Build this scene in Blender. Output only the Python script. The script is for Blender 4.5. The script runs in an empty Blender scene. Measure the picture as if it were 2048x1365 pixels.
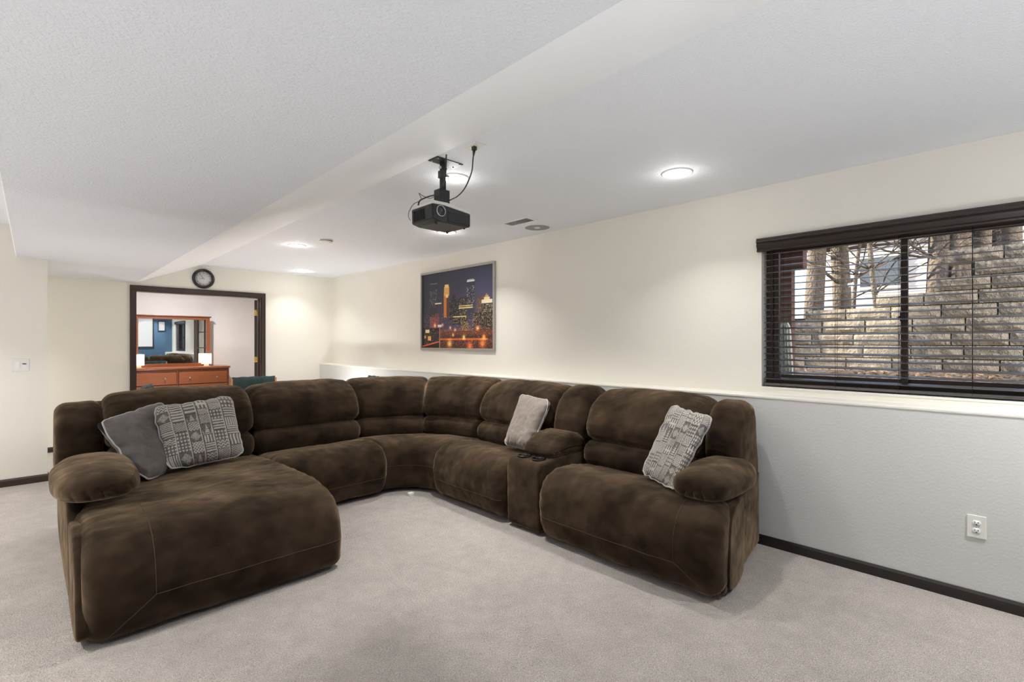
import bpy, bmesh, math, random
import numpy as np
from mathutils import Vector, Matrix, noise
random.seed(7)
rng = np.random.default_rng(11)
R = math.radians
sc = bpy.context.scene
COL = sc.collection

# ------------------------------------------------------------------ camera
cam_d = bpy.data.cameras.new('camera')
cam = bpy.data.objects.new('camera', cam_d)
COL.objects.link(cam)
cam.location = (0, 0, 1.335)
cam.rotation_euler = (R(90), 0, R(-44.44))
cam_d.sensor_width = 36.0
cam_d.lens = 977.0 / 2048 * 36.0
cam_d.shift_y = 2.5 / 2048
cam_d.clip_start = 0.02
sc.camera = cam

# ------------------------------------------------------------------ exposure, world, sun, lamps
sc.view_settings.view_transform = 'Standard'
sc.view_settings.look = 'None'
sc.view_settings.gamma = 1.0
sc.view_settings.use_curve_mapping = False
sc.view_settings.exposure = 0.52
sc.cycles.max_bounces = 10
sc.cycles.diffuse_bounces = 6
sc.cycles.transparent_max_bounces = 16
sc.cycles.sample_clamp_indirect = 4.0
sc.cycles.caustics_reflective = False
sc.cycles.caustics_refractive = False

SKY_STRENGTH = 0.38
SUN_STRENGTH = 12.0
LAMP_W = 8.5          # each recessed lamp of the main room
LAMP_HALO = 0.85

world = bpy.data.worlds.new('world')
sc.world = world
world.use_nodes = True
wn = world.node_tree.nodes
sky = wn.new('ShaderNodeTexSky')
sky.sky_type = 'NISHITA'
sky.sun_disc = False
sky.sun_elevation = R(28)
sky.sun_rotation = R(200)
sky.air_density = 1.0
sky.dust_density = 2.0
wn['Background'].inputs['Strength'].default_value = SKY_STRENGTH
world.node_tree.links.new(sky.outputs[0], wn['Background'].inputs['Color'])

sun_d = bpy.data.lights.new('sun', 'SUN')
sun_d.energy = SUN_STRENGTH
sun_d.angle = R(0.6)
sun_d.color = (1.0, 0.86, 0.66)
sun = bpy.data.objects.new('sun', sun_d)
COL.objects.link(sun)
_sd = Vector((3.0, -9.35, -3.6)).normalized()
sun.rotation_euler = _sd.to_track_quat('-Z', 'Y').to_euler()
sun.location = (-3, 12, 8)

# ------------------------------------------------------------------ helpers
def link(name, me, mats=None, parent=None):
    o = bpy.data.objects.new(name, me)
    COL.objects.link(o)
    if mats is not None:
        for m in (mats if isinstance(mats, (list, tuple)) else [mats]):
            me.materials.append(m)
    if parent is not None:
        o.parent = parent
    return o

def tag(o, label=None, cat=None, group=None, kind=None):
    if label: o['label'] = label
    if cat: o['category'] = cat
    if group: o['group'] = group
    if kind: o['kind'] = kind
    return o

def thing(name, loc, label, cat, group=None, rz=0.0, kind=None):
    o = bpy.data.objects.new(name, None)
    o.empty_display_size = 0.1
    COL.objects.link(o)
    o.location = loc
    o.rotation_euler = (0, 0, rz)
    return tag(o, label, cat, group, kind)

class MB:
    def __init__(s):
        s.bm = bmesh.new()
    def face(s, pts, mi=0, smooth=False):
        vs = [s.bm.verts.new(p) for p in pts]
        f = s.bm.faces.new(vs); f.material_index = mi; f.smooth = smooth
        return f
    def box(s, a, b, bev=0.0, mi=0, M=None):
        x0, y0, z0 = a; x1, y1, z1 = b
        t = bmesh.new()
        bmesh.ops.create_cube(t, size=1.0)
        for v in t.verts:
            v.co = Vector(((x0 + x1) / 2 + v.co.x * (x1 - x0), (y0 + y1) / 2 + v.co.y * (y1 - y0), (z0 + z1) / 2 + v.co.z * (z1 - z0)))
        if bev > 0:
            bmesh.ops.bevel(t, geom=t.edges[:], offset=bev, segments=2, profile=0.6, affect='EDGES')
        s.merge(t, mi, M)
        return s
    def merge(s, t, mi=0, M=None, smooth=None):
        vm = {}
        for v in t.verts:
            vm[v] = s.bm.verts.new(M @ v.co if M is not None else v.co)
        for f in t.faces:
            try:
                g = s.bm.faces.new([vm[v] for v in f.verts])
                g.material_index = mi
                g.smooth = f.smooth if smooth is None else smooth
            except ValueError:
                pass
        t.free()
    def cyl(s, p, q, r0, r1=None, n=16, mi=0, caps=True, smooth=True):
        r1 = r0 if r1 is None else r1
        p = Vector(p); q = Vector(q); d = (q - p).normalized()
        a = d.orthogonal().normalized(); b = d.cross(a)
        A = []; B = []
        for i in range(n):
            t = 2 * math.pi * i / n; w = a * math.cos(t) + b * math.sin(t)
            A.append(s.bm.verts.new(p + w * r0)); B.append(s.bm.verts.new(q + w * r1))
        for i in range(n):
            f = s.bm.faces.new([A[i], A[(i + 1) % n], B[(i + 1) % n], B[i]]); f.smooth = smooth; f.material_index = mi
        if caps:
            f = s.bm.faces.new(A[::-1]); f.material_index = mi
            f = s.bm.faces.new(B); f.material_index = mi
        return s
    def lathe(s, c, prof, n=32, mi=0, axis='Z'):
        # prof: list of (r, h) along axis
        rows = []
        for r, h in prof:
            row = []
            for i in range(n):
                t = 2 * math.pi * i / n
                x, y = r * math.cos(t), r * math.sin(t)
                v = {'Z': (x, y, h), 'Y': (x, h, y), 'X': (h, x, y)}[axis]
                row.append(s.bm.verts.new(Vector(c) + Vector(v)))
            rows.append(row)
        for a, b in zip(rows, rows[1:]):
            for i in range(n):
                f = s.bm.faces.new([a[i], a[(i + 1) % n], b[(i + 1) % n], b[i]]); f.smooth = True; f.material_index = mi
        for row in (rows[0], rows[-1]):
            try:
                f = s.bm.faces.new(row); f.material_index = mi
            except ValueError: pass
        return s
    def tube(s, pts, r, n=8, mi=0, taper=None):
        pts = [Vector(p) for p in pts]
        rows = []
        prev = None
        for i, p in enumerate(pts):
            d = (pts[min(i + 1, len(pts) - 1)] - pts[max(i - 1, 0)])
            d = d.normalized() if d.length > 1e-9 else Vector((0, 0, 1))
            if prev is None: a = d.orthogonal().normalized()
            else:
                a = prev - d * prev.dot(d)
                a = a.normalized() if a.length > 1e-6 else d.orthogonal().normalized()
            prev = a; b = d.cross(a)
            rr = r if taper is None else r * (1 + (taper - 1) * i / (len(pts) - 1))
            rows.append([s.bm.verts.new(p + (a * math.cos(2 * math.pi * k / n) + b * math.sin(2 * math.pi * k / n)) * rr) for k in range(n)])
        for A, B in zip(rows, rows[1:]):
            for i in range(n):
                f = s.bm.faces.new([A[i], A[(i + 1) % n], B[(i + 1) % n], B[i]]); f.smooth = True; f.material_index = mi
        for row in (rows[0], rows[-1]):
            f = s.bm.faces.new(row); f.material_index = mi
        return s
    def prism(s, poly, d0, d1, axis='Y', mi=0, smooth=False):
        # poly in the two other axes, swept along axis
        def P(a, b, d):
            return {'Y': (a, d, b), 'X': (d, a, b), 'Z': (a, b, d)}[axis]
        A = [s.bm.verts.new(P(a, b, d0)) for a, b in poly]
        B = [s.bm.verts.new(P(a, b, d1)) for a, b in poly]
        n = len(poly)
        for i in range(n):
            f = s.bm.faces.new([A[i], A[(i + 1) % n], B[(i + 1) % n], B[i]]); f.material_index = mi; f.smooth = smooth
        f = s.bm.faces.new(A[::-1]); f.material_index = mi
        f = s.bm.faces.new(B); f.material_index = mi
        return s
    def build(s, name, mats, parent=None, fix=True):
        if fix:
            bmesh.ops.recalc_face_normals(s.bm, faces=s.bm.faces[:])
        me = bpy.data.meshes.new(name)
        s.bm.to_mesh(me); s.bm.free()
        return link(name, me, mats, parent)

def adopt(o, parent):
    # parent a mesh built in room coordinates to a thing that only has a location
    l = parent.location
    o.data.transform(Matrix.Translation((-l.x, -l.y, -l.z)))
    o.parent = parent
    return o

def bez(p0, p1, p2, p3, n=20):
    p0, p1, p2, p3 = map(Vector, (p0, p1, p2, p3)); out = []
    for i in range(n + 1):
        t = i / n
        out.append(p0 * (1 - t) ** 3 + p1 * 3 * t * (1 - t) ** 2 + p2 * 3 * t * t * (1 - t) + p3 * t ** 3)
    return out

def spline(pts, n=8, closed=False):
    pts = [Vector(p) for p in pts]; out = []
    N = len(pts); rngi = range(N if closed else N - 1)
    g = lambda i: pts[i % N] if closed else pts[max(0, min(N - 1, i))]
    for i in rngi:
        a, b, c, d = g(i - 1), g(i), g(i + 1), g(i + 2)
        for k in range(n):
            t = k / n
            out.append(0.5 * ((2 * b) + (-a + c) * t + (2 * a - 5 * b + 4 * c - d) * t * t + (-a + 3 * b - 3 * c + d) * t ** 3))
    if not closed: out.append(pts[-1])
    return out

# ------------------------------------------------------------------ materials
def srgb(r, g, b):
    f = lambda c: c / 12.92 if c <= 0.04045 else ((c + 0.055) / 1.055) ** 2.4
    return (f(r / 255), f(g / 255), f(b / 255), 1.0)

def mat(name, rgb, rough=0.6, metal=0.0, bump=None, var=None, sheen=0.0, spec=0.5, emit=None, coat=0.0, coords='Object'):
    """bump: list of (scale, distance, kind, detail); var: list of (scale, amount, detail, stretch)"""
    m = bpy.data.materials.new(name); m.use_nodes = True
    nt = m.node_tree; N = nt.nodes; L = nt.links
    b = N['Principled BSDF']
    c = srgb(*rgb)
    b.inputs['Base Color'].default_value = c
    b.inputs['Roughness'].default_value = rough
    b.inputs['Metallic'].default_value = metal
    b.inputs['Specular IOR Level'].default_value = spec
    b.inputs['Coat Weight'].default_value = coat; b.inputs['Coat Roughness'].default_value = 0.2
    if sheen:
        b.inputs['Sheen Weight'].default_value = sheen
        b.inputs['Sheen Roughness'].default_value = 0.45
        b.inputs['Sheen Tint'].default_value = tuple(min(1, v * 3.2 + 0.06) for v in c[:3]) + (1,)
    if emit:
        b.inputs['Emission Color'].default_value = srgb(*emit[0]); b.inputs['Emission Strength'].default_value = emit[1]
    tc = N.new('ShaderNodeTexCoord')
    if var:
        prev = None
        for sc_, amt, det, stretch in var:
            mp = N.new('ShaderNodeMapping'); mp.inputs['Scale'].default_value = stretch
            L.new(tc.outputs[coords], mp.inputs[0])
            nz = N.new('ShaderNodeTexNoise'); nz.inputs['Scale'].default_value = sc_; nz.inputs['Detail'].default_value = det
            nz.inputs['Roughness'].default_value = 0.6
            L.new(mp.outputs[0], nz.inputs['Vector'])
            mr = N.new('ShaderNodeMapRange'); mr.inputs['From Min'].default_value = 0.3; mr.inputs['From Max'].default_value = 0.7
            mr.inputs['To Min'].default_value = 1 - amt; mr.inputs['To Max'].default_value = 1 + amt
            L.new(nz.outputs['Fac'], mr.inputs['Value'])
            if prev is None: prev = mr.outputs[0]
            else:
                mu = N.new('ShaderNodeMath'); mu.operation = 'MULTIPLY'; L.new(prev, mu.inputs[0]); L.new(mr.outputs[0], mu.inputs[1]); prev = mu.outputs[0]
        vm = N.new('ShaderNodeVectorMath'); vm.operation = 'SCALE'
        vm.inputs[0].default_value = c[:3]
        L.new(prev, vm.inputs['Scale'])
        L.new(vm.outputs[0], b.inputs['Base Color'])
    if bump:
        last = None
        for sc_, dist, kind, det in bump:
            if kind == 'voronoi':
                nz = N.new('ShaderNodeTexVoronoi'); nz.feature = 'SMOOTH_F1'; nz.inputs['Scale'].default_value = sc_; out = nz.outputs['Distance']
            elif kind == 'wave':
                nz = N.new('ShaderNodeTexWave'); nz.inputs['Scale'].default_value = sc_; nz.inputs['Distortion'].default_value = 2; out = nz.outputs['Fac']
            else:
                nz = N.new('ShaderNodeTexNoise'); nz.inputs['Scale'].default_value = sc_; nz.inputs['Detail'].default_value = det; out = nz.outputs['Fac']
            L.new(tc.outputs[coords], nz.inputs['Vector'])
            bp = N.new('ShaderNodeBump'); bp.inputs['Strength'].default_value = 1.0; bp.inputs['Distance'].default_value = dist
            L.new(out, bp.inputs['Height'])
            if last: L.new(last, bp.inputs['Normal'])
            last = bp.outputs['Normal']
        L.new(last, b.inputs['Normal'])
    return m

def attr_mat(name, rough=0.7, bump=None, sheen=0.0):
    m = mat(name, (128, 128, 128), rough, bump=bump, sheen=sheen)
    N = m.node_tree.nodes; L = m.node_tree.links
    a = N.new('ShaderNodeAttribute'); a.attribute_name = 'print'
    L.new(a.outputs['Color'], N['Principled BSDF'].inputs['Base Color'])
    return m

def wood(name, rgb, rough=0.45, axis=0, coat=0.2, amt=0.25, sc_=6):
    st = [1.0, 1.0, 1.0]; st = [12.0, 12.0, 12.0]; st[axis] = 0.8
    return mat(name, rgb, rough, var=[(sc_, amt, 6, tuple(st))], coat=coat, bump=[(sc_ * 30, 0.0002, 'noise', 2)])

M = {}
one = (1, 1, 1)
M['wall'] = mat('cream_wall_paint', (236, 233, 224), 0.62, bump=[(90, 0.0012, 'noise', 3)], var=[(0.8, 0.012, 2, one)])
M['wall_grey'] = mat('pale_grey_lower_wall', (212, 212, 209), 0.55, bump=[(70, 0.0009, 'noise', 3)], var=[(0.8, 0.012, 2, one)])  # slightly greyer than the upper wall
M['wall_blue'] = mat('slate_blue_wall_paint', (62, 92, 118), 0.7, bump=[(90, 0.001, 'noise', 3)])
M['wall_white'] = mat('white_bedroom_paint', (236, 229, 226), 0.65, bump=[(90, 0.001, 'noise', 3)])
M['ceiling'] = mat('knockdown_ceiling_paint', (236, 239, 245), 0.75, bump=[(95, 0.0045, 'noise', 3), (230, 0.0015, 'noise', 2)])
M['soffit'] = mat('shaded_soffit_paint', (221, 224, 230), 0.75, bump=[(95, 0.0045, 'noise', 3), (230, 0.0015, 'noise', 2)])  # ceiling paint with shade put into its colour, so the slope reads brighter
M['slope'] = mat('smooth_white_lit_paint', (250, 252, 255), 0.6, bump=[(3.0, 0.003, 'noise', 2)])  # same white raised, the light on the slope put into the colour
M['carpet'] = mat('beige_carpet', (202, 193, 185), 0.95, bump=[(300, 0.012, 'noise', 2), (110, 0.006, 'noise', 2)], var=[(2.6, 0.09, 5, (1, 1, 1)), (12, 0.07, 3, (1, 1, 1)), (210, 0.34, 2, one)], sheen=0.15, spec=0.05)
M['dark_wood'] = wood('dark_stained_wood', (36, 26, 22), 0.35, 0, 0.3, 0.35)
M['dark_wood_z'] = wood('dark_stained_wood_upright', (54, 38, 31), 0.38, 2, 0.3, 0.3)
M['dark_wood_x'] = wood('dark_stained_wood_level', (54, 38, 31), 0.38, 0, 0.3, 0.3)
M['dark_base'] = wood('dark_baseboard_wood', (28, 20, 17), 0.4, 1, 0.25, 0.3)
M['sofa'] = mat('brown_microfiber', (47, 36, 26), 0.95, bump=[(16, 0.006, 'noise', 0), (46, 0.0012, 'noise', 0), (420, 0.0004, 'noise', 0)], var=[(4.2, 0.50, 2, (1, 1, 1.4)), (12, 0.14, 1, one)], sheen=0.9, spec=0.1)
M['sofa'].node_tree.nodes['Principled BSDF'].inputs['Sheen Tint'].default_value = (0.58, 0.43, 0.28, 1)
def nap(m, w):
    nt = m.node_tree; b = nt.nodes['Principled BSDF']
    src = b.inputs['Base Color'].links[0].from_node.inputs['Scale'].links[0].from_socket
    mu = nt.nodes.new('ShaderNodeMath'); mu.operation = 'MULTIPLY'; mu.inputs[1].default_value = w; mu.use_clamp = True
    nt.links.new(src, mu.inputs[0]); nt.links.new(mu.outputs[0], b.inputs['Sheen Weight'])
nap(M['sofa'], 0.58)
M['seam'] = mat('tan_seam_thread', (78, 62, 46), 0.8)
M['black_plastic'] = mat('black_plastic', (42, 43, 45), 0.4)
M['gloss_black'] = mat('glossy_black_plastic', (14, 14, 15), 0.12, coat=0.4)
M['white_plastic'] = mat('white_plastic', (232, 230, 224), 0.4)
M['white_trim'] = mat('white_lamp_trim', (238, 238, 236), 0.4)
M['lens'] = mat('lit_lamp_lens', (255, 255, 255), 0.4, emit=((255, 247, 232), 14.0))
M['grey_velvet'] = mat('dark_grey_velvet', (98, 93, 90), 0.85, bump=[(240, 0.0018, 'noise', 2), (14, 0.004, 'noise', 3)], var=[(9, 0.22, 4, one), (220, 0.14, 2, one)], sheen=0.6, spec=0.1)
M['light_velvet'] = mat('light_grey_velvet', (138, 128, 120), 0.85, bump=[(240, 0.0018, 'noise', 2), (14, 0.004, 'noise', 3)], var=[(9, 0.14, 4, one), (220, 0.12, 2, one)], sheen=0.6, spec=0.1)
M['piping'] = mat('pale_grey_piping', (176, 172, 168), 0.85, sheen=0.3, bump=[(300, 0.001, 'noise', 2)])
M['print'] = attr_mat('woven_geometric_print', 0.9, bump=[(330, 0.0016, 'noise', 2)], sheen=0.2)
M['city'] = attr_mat('night_skyline_print', 0.55)
M['silver'] = mat('brushed_silver_frame', (168, 166, 158), 0.4, metal=0.55)
M['cherry'] = wood('cherry_wood', (142, 80, 46), 0.35, 0, 0.3, 0.16, 3)
M['cherry_dark'] = wood('cherry_wood_edge', (110, 58, 36), 0.35, 0, 0.3, 0.16, 3)
M['mirror'] = mat('mirror_glass', (235, 240, 242), 0.01, metal=1.0)
M['brass'] = mat('polished_brass', (222, 186, 104), 0.25, metal=1.0)
M['nickel'] = mat('brushed_nickel', (200, 198, 192), 0.3, metal=1.0)
M['shade'] = mat('lit_lamp_shade', (250, 240, 220), 0.8, emit=((255, 222, 172), 1.5))
M['teal'] = mat('teal_upholstery', (28, 52, 50), 0.8, bump=[(60, 0.002, 'noise', 3)], var=[(8, 0.15, 3, one)], sheen=0.4)
M['oak'] = wood('honey_oak', (190, 128, 72), 0.45, 2, 0.2, 0.12)
M['clock_face'] = mat('grey_clock_face', (238, 239, 240), 0.5, var=[(12, 0.05, 4, one)])
M['grille'] = mat('grey_speaker_grille', (148, 148, 148), 0.6, bump=[(700, 0.001, 'voronoi', 0)])
M['screen'] = mat('projection_screen_white', (226, 227, 228), 0.7)
M['paper'] = mat('white_mat_board', (215, 218, 222), 0.6)
M['dark_metal'] = mat('dark_grey_metal', (52, 54, 56), 0.4, metal=0.6)
M['slat'] = mat('dark_brown_blind_slat', (60, 52, 50), 0.34, coat=0.6, spec=0.8)
M['vinyl'] = mat('dark_brown_window_vinyl', (66, 52, 46), 0.45)
M['cord'] = mat('dark_cord', (36, 28, 26), 0.8)
M['block'] = mat('grey_beige_split_block', (146, 142, 132), 0.95, bump=[(18, 0.05, 'noise', 5), (90, 0.012, 'noise', 3)], var=[(3, 0.12, 4, one), (40, 0.12, 3, one)])
M['leaf_litter'] = mat('dry_leaf_litter', (150, 132, 112), 0.95, bump=[(30, 0.05, 'noise', 4)], var=[(9, 0.30, 4, one), (60, 0.35, 3, one)])
M['dry_leaf'] = mat('dry_leaf', (168, 142, 112), 0.9, var=[(5, 0.3, 2, one)])
M['bark'] = mat('grey_brown_bark', (110, 103, 96), 0.95, bump=[(30, 0.04, 'noise', 5)], var=[(14, 0.25, 5, (1, 1, 0.25))])
M['siding'] = mat('white_lap_siding', (222, 226, 232), 0.6)
M['roof'] = mat('grey_brown_shingle', (104, 100, 104), 0.9, bump=[(40, 0.02, 'noise', 2)])
M['deck_wood'] = wood('red_brown_deck_wood', (72, 43, 38), 0.7, 2, 0.0, 0.2)
M['pale_mesh'] = mat('pale_grey_green_plastic', (172, 184, 178), 0.6, bump=[(120, 0.01, 'voronoi', 0)])
M['exterior'] = mat('exterior_house_siding', (190, 186, 176), 0.8)
M['foliage'] = mat('evergreen_needles', (86, 96, 60), 0.9, var=[(8, 0.3, 2, one)])

def glass_mat(name, refl=0.06, tint=(1, 1, 1)):
    m = bpy.data.materials.new(name); m.use_nodes = True
    N = m.node_tree.nodes; L = m.node_tree.links
    N.remove(N['Principled BSDF'])
    t = N.new('ShaderNodeBsdfTransparent'); t.inputs[0].default_value = (*tint, 1)
    g = N.new('ShaderNodeBsdfGlossy'); g.inputs['Roughness'].default_value = 0.01
    lw = N.new('ShaderNodeLayerWeight'); lw.inputs['Blend'].default_value = 0.25
    mx = N.new('ShaderNodeMixShader')
    mm = N.new('ShaderNodeMath'); mm.operation = 'MULTIPLY_ADD'; mm.inputs[1].default_value = 0.35; mm.inputs[2].default_value = refl * 0.5
    L.new(lw.outputs['Fresnel'], mm.inputs[0]); L.new(mm.outputs[0], mx.inputs[0])
    L.new(t.outputs[0], mx.inputs[1]); L.new(g.outputs[0], mx.inputs[2])
    L.new(mx.outputs[0], N['Material Output'].inputs[0])
    return m
M['glass'] = glass_mat('window_glass')
M['lens_glass'] = mat('projector_lens_glass', (20, 24, 34), 0.05, coat=1.0)

# ------------------------------------------------------------------ room dimensions (metres)
XL, XU = 3.444, 3.66          # lower and upper right wall
LEDGE = 0.979
YF = 8.14                     # wall with the doorway
YB = -0.95                    # blue wall behind
ZC, ZS = 2.43, 2.13           # ceiling, soffit
XLEFT = -4.2
YBED = 10.5                   # far bedroom wall
DX0, DX1, DZ = 0.97, 2.53, 2.03   # doorway opening
WY0, WY1, WZ0, WZ1 = -0.32, 1.225, 1.024, 2.05   # window opening
T = 0.14

def struct(name, mb, m, parent=None):
    o = mb.build(name, m, parent)
    if parent is None: o['kind'] = 'structure'
    return o

# floor
struct('floor', MB().box((XLEFT - T, YB - T, -0.12), (XU + 0.3, YBED + T, 0.0)), M['carpet'])
# ceiling: main slab
struct('ceiling', MB().box((XLEFT - T, YB - T, ZC), (XU + 0.3, YBED + T, ZC + 0.2)), M['ceiling'])
# soffit: dropped textured section, with a smooth sloping side
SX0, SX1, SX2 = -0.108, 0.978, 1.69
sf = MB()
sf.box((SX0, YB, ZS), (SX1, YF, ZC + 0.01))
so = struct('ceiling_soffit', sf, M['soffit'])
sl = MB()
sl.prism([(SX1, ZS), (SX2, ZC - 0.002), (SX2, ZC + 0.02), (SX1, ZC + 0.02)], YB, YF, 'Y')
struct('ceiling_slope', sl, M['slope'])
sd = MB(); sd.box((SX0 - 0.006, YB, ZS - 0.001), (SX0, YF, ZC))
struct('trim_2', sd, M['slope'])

# wall_far with the doorway
w = MB()
w.box((XLEFT - T, YF, 0), (DX0, YF + T, ZC))
w.box((DX1, YF, 0), (XU + 0.3, YF + T, ZC))
w.box((DX0, YF, DZ), (DX1, YF + T, ZC))
struct('wall_far', w, M['wall'])
# right wall: upper, with the window opening
w = MB()
WT = 0.26
w.box((XU, WY1, LEDGE - 0.3), (XU + WT, YBED + T, ZC))
w.box((XU, YB - T, LEDGE - 0.3), (XU + WT, WY0, ZC))
w.box((XU, WY0, LEDGE - 0.3), (XU + WT, WY1, WZ0))
w.box((XU, WY0, WZ1), (XU + WT, WY1, ZC))
struct('wall_right', w, M['wall'])
# right wall: lower foundation wall with a ledge on top
w = MB()
w.box((XL, YB, 0), (XU + 0.1, YF, LEDGE - 0.016))
struct('wall_ledge', w, M['wall_grey'])
w = MB(); w.box((XL - 0.004, YB, LEDGE - 0.016), (XU + 0.01, YF, LEDGE), bev=0.004)
struct('trim_3', w, M['wall'])
# left return wall (faces the camera) and the walls that close the room
w = MB(); w.box((XLEFT, 6.49, 0), (0.1, 6.62, ZC))
struct('wall_left', w, M['wall'])
struct('wall_outer', MB().box((XLEFT - T, YB - T, 0), (XLEFT, YBED + T, ZC)), M['wall'])
struct('wall_back', MB().box((XLEFT - T, YB - T, 0), (XU + 0.1, YB, ZC)), M['wall_blue'])
struct('wall_bedroom', MB().box((XLEFT - T, YBED, 0), (XU + 0.3, YBED + T, ZC)), M['wall_white'])
# paint of the bedroom side of the partition wall
w = MB()
w.box((XLEFT, YF + T, 0), (DX0 - 0.06, YF + T + 0.004, ZC)); w.box((DX1 + 0.06, YF + T, 0), (XU, YF + T + 0.004, ZC)); w.box((DX0 - 0.06, YF + T, DZ + 0.06), (DX1 + 0.06, YF + T + 0.004, ZC))
struct('wall_bedroom_near', w, M['wall_white'])
w = MB(); w.box((-1.2, YF + T + 0.004, 0), (-1.06, YBED, ZC)); struct('wall_bedroom_left', w, M['wall_white'])
# house volume above, so that daylight only enters through the window
struct('roof_exterior', MB().box((XLEFT - 0.6, YB - 0.8, ZC + 0.2), (XU + 0.30, YBED + 0.5, 8.5)), M['exterior'])
w = MB(); w.box((XU + WT - 0.02, YB - 0.4, WZ1 + 0.02), (XU + WT + 0.03, YBED + 0.2, 2.64)); w.box((XU + WT - 0.02, YB - 0.4, -0.1), (XU + WT + 0.03, YBED + 0.2, WZ0 - 0.02))
struct('wall_exterior', w, M['exterior'])

# baseboards
def board(name, a, b, h=0.063, t=0.014, m='dark_base', nrm=(0, -1)):
    # a,b: wall line; board sits on the nrm side
    (ax, ay), (bx, by) = a, b
    mb = MB()
    nx, ny = nrm
    if nx:   # runs along y
        x0, x1 = sorted((ax, ax + nx * t)); xm = ax + nx * t * 0.45
        poly = [(ax, 0), (ax + nx * t, 0), (ax + nx * t, h * 0.80), (ax + nx * t * 0.55, h * 0.96), (ax + nx * t * 0.45, h), (ax, h)]
        mb.prism(poly, ay, by, 'Y')
    else:
        poly = [(ay, 0), (ay + ny * t, 0), (ay + ny * t, h * 0.80), (ay + ny * t * 0.55, h * 0.96), (ay + ny * t * 0.45, h), (ay, h)]
        mb.prism(poly, ax, bx, 'X')
    o = mb.build(name, M[m]); o['kind'] = 'structure'
    return o
board('baseboard_right', (XL, YB), (XL, YF), nrm=(-1, 0))
board('baseboard_left', (XLEFT, 6.49), (0.114, 6.49), nrm=(0, -1), m='dark_wood_x', h=0.07)
board('baseboard_far', (0.1, YF), (DX0 - 0.06, YF), nrm=(0, -1), m='dark_wood_x')
board('baseboard_far_right', (DX1 + 0.06, YF), (XL, YF), nrm=(0, -1), m='dark_wood_x')
board('baseboard_end', (0.1, 6.49), (0.1, 6.62), nrm=(1, 0), m='dark_wood')

# door casing
tr = thing('trim_1', (DX0, YF, 0), 'dark stained casing framing the wide bedroom doorway', None, kind='structure')
cw = 0.058
def casing(name, a, b, m):
    return adopt(MB().box(a, b, bev=0.004).build(name, m), tr)
casing('casing_board', (DX0 - cw, YF - 0.016, 0), (DX0, YF, DZ), M['dark_wood_z'])
casing('casing_board', (DX1, YF - 0.016, 0), (DX1 + cw, YF, DZ), M['dark_wood_z'])
casing('casing_board', (DX0 - cw, YF - 0.016, DZ), (DX1 + cw, YF, DZ + cw + 0.006), M['dark_wood_x'])
casing('casing_bead', (DX0 - cw, YF - 0.022, 0), (DX0 - cw + 0.016, YF - 0.012, DZ + cw + 0.006), M['dark_wood_z'])
casing('casing_bead', (DX1 + cw - 0.016, YF - 0.022, 0), (DX1 + cw, YF - 0.012, DZ + cw + 0.006), M['dark_wood_z'])
casing('casing_bead', (DX0 - cw, YF - 0.022, DZ + cw - 0.010), (DX1 + cw, YF - 0.012, DZ + cw + 0.006), M['dark_wood_x'])
casing('door_jamb', (DX0 - 0.004, YF - 0.004, 0), (DX0 + 0.014, YF + T + 0.01, DZ), M['dark_wood_z'])
casing('door_jamb', (DX1 - 0.014, YF - 0.004, 0), (DX1 + 0.004, YF + T + 0.01, DZ), M['dark_wood_z'])
casing('door_jamb', (DX0, YF - 0.004, DZ - 0.014), (DX1, YF + T + 0.01, DZ + 0.004), M['dark_wood_x'])
casing('door_stop', (DX1 - 0.026, YF + 0.05, 0), (DX1 - 0.012, YF + 0.09, DZ - 0.012), M['dark_wood_z'])

# french door leaf standing open in the bedroom
def french_leaf(hx, hy, ang, nx, ny, sgn):
    d = thing('door_1' if sgn > 0 else 'door_2', (hx, hy, 0.012), 'open dark wood french door leaf with glass panes seen past the %s jamb' % ('right' if sgn > 0 else 'left'), None, kind='structure', rz=ang)
    W, H, th = 0.76, 1.985, 0.035
    st, rt_, rb = 0.10, 0.11, 0.20
    MB().box((0, 0, 0), (st, th, H), bev=0.003).build('door_stile', M['dark_wood_z'], d)
    MB().box((W - st, 0, 0), (W, th, H), bev=0.003).build('door_stile', M['dark_wood_z'], d)
    MB().box((st, 0, 0), (W - st, th, rb)).build('door_rail', M['dark_wood_x'], d)
    MB().box((st, 0, H - rt_), (W - st, th, H)).build('door_rail', M['dark_wood_x'], d)
    for i in range(1, nx):
        x = st + (W - 2 * st) * i / nx
        MB().box((x - 0.011, 0.004, rb), (x + 0.011, th - 0.004, H - rt_)).build('muntin', M['dark_wood_z'], d)
    for j in range(1, ny):
        z = rb + (H - rb - rt_) * j / ny
        MB().box((st, 0.0045, z - 0.011), (W - st, th - 0.0045, z + 0.011)).build('muntin', M['dark_wood_x'], d)
    for i in range(nx):
        for j in range(ny):
            x0 = st + (W - 2 * st) * i / nx; x1 = st + (W - 2 * st) * (i + 1) / nx
            z0 = rb + (H - rb - rt_) * j / ny; z1 = rb + (H - rb - rt_) * (j + 1) / ny
            MB().box((x0, th / 2 - 0.002, z0), (x1, th / 2 + 0.002, z1)).build('pane', M['glass'], d)
    for z in (0.25, 1.05, 1.785):
        k = MB(); k.cyl((-0.004, -0.006, z - 0.045), (-0.004, -0.006, z + 0.045), 0.007, n=10); k.box((-0.006, -0.002, z - 0.045), (-0.0015, th * 0.95, z + 0.045))
        tag(k.build('hinge', M['brass'], d), 'brass hinge')
    tag(MB().lathe((W - 0.05, -0.012, 1.0), [(0.001, -0.03), (0.02, -0.03), (0.025, -0.018), (0.02, -0.004), (0.009, 0), (0.009, 0.012)], n=16, axis='Y').build('door_knob', M['brass'], d), 'brass door knob')
    return d
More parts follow.
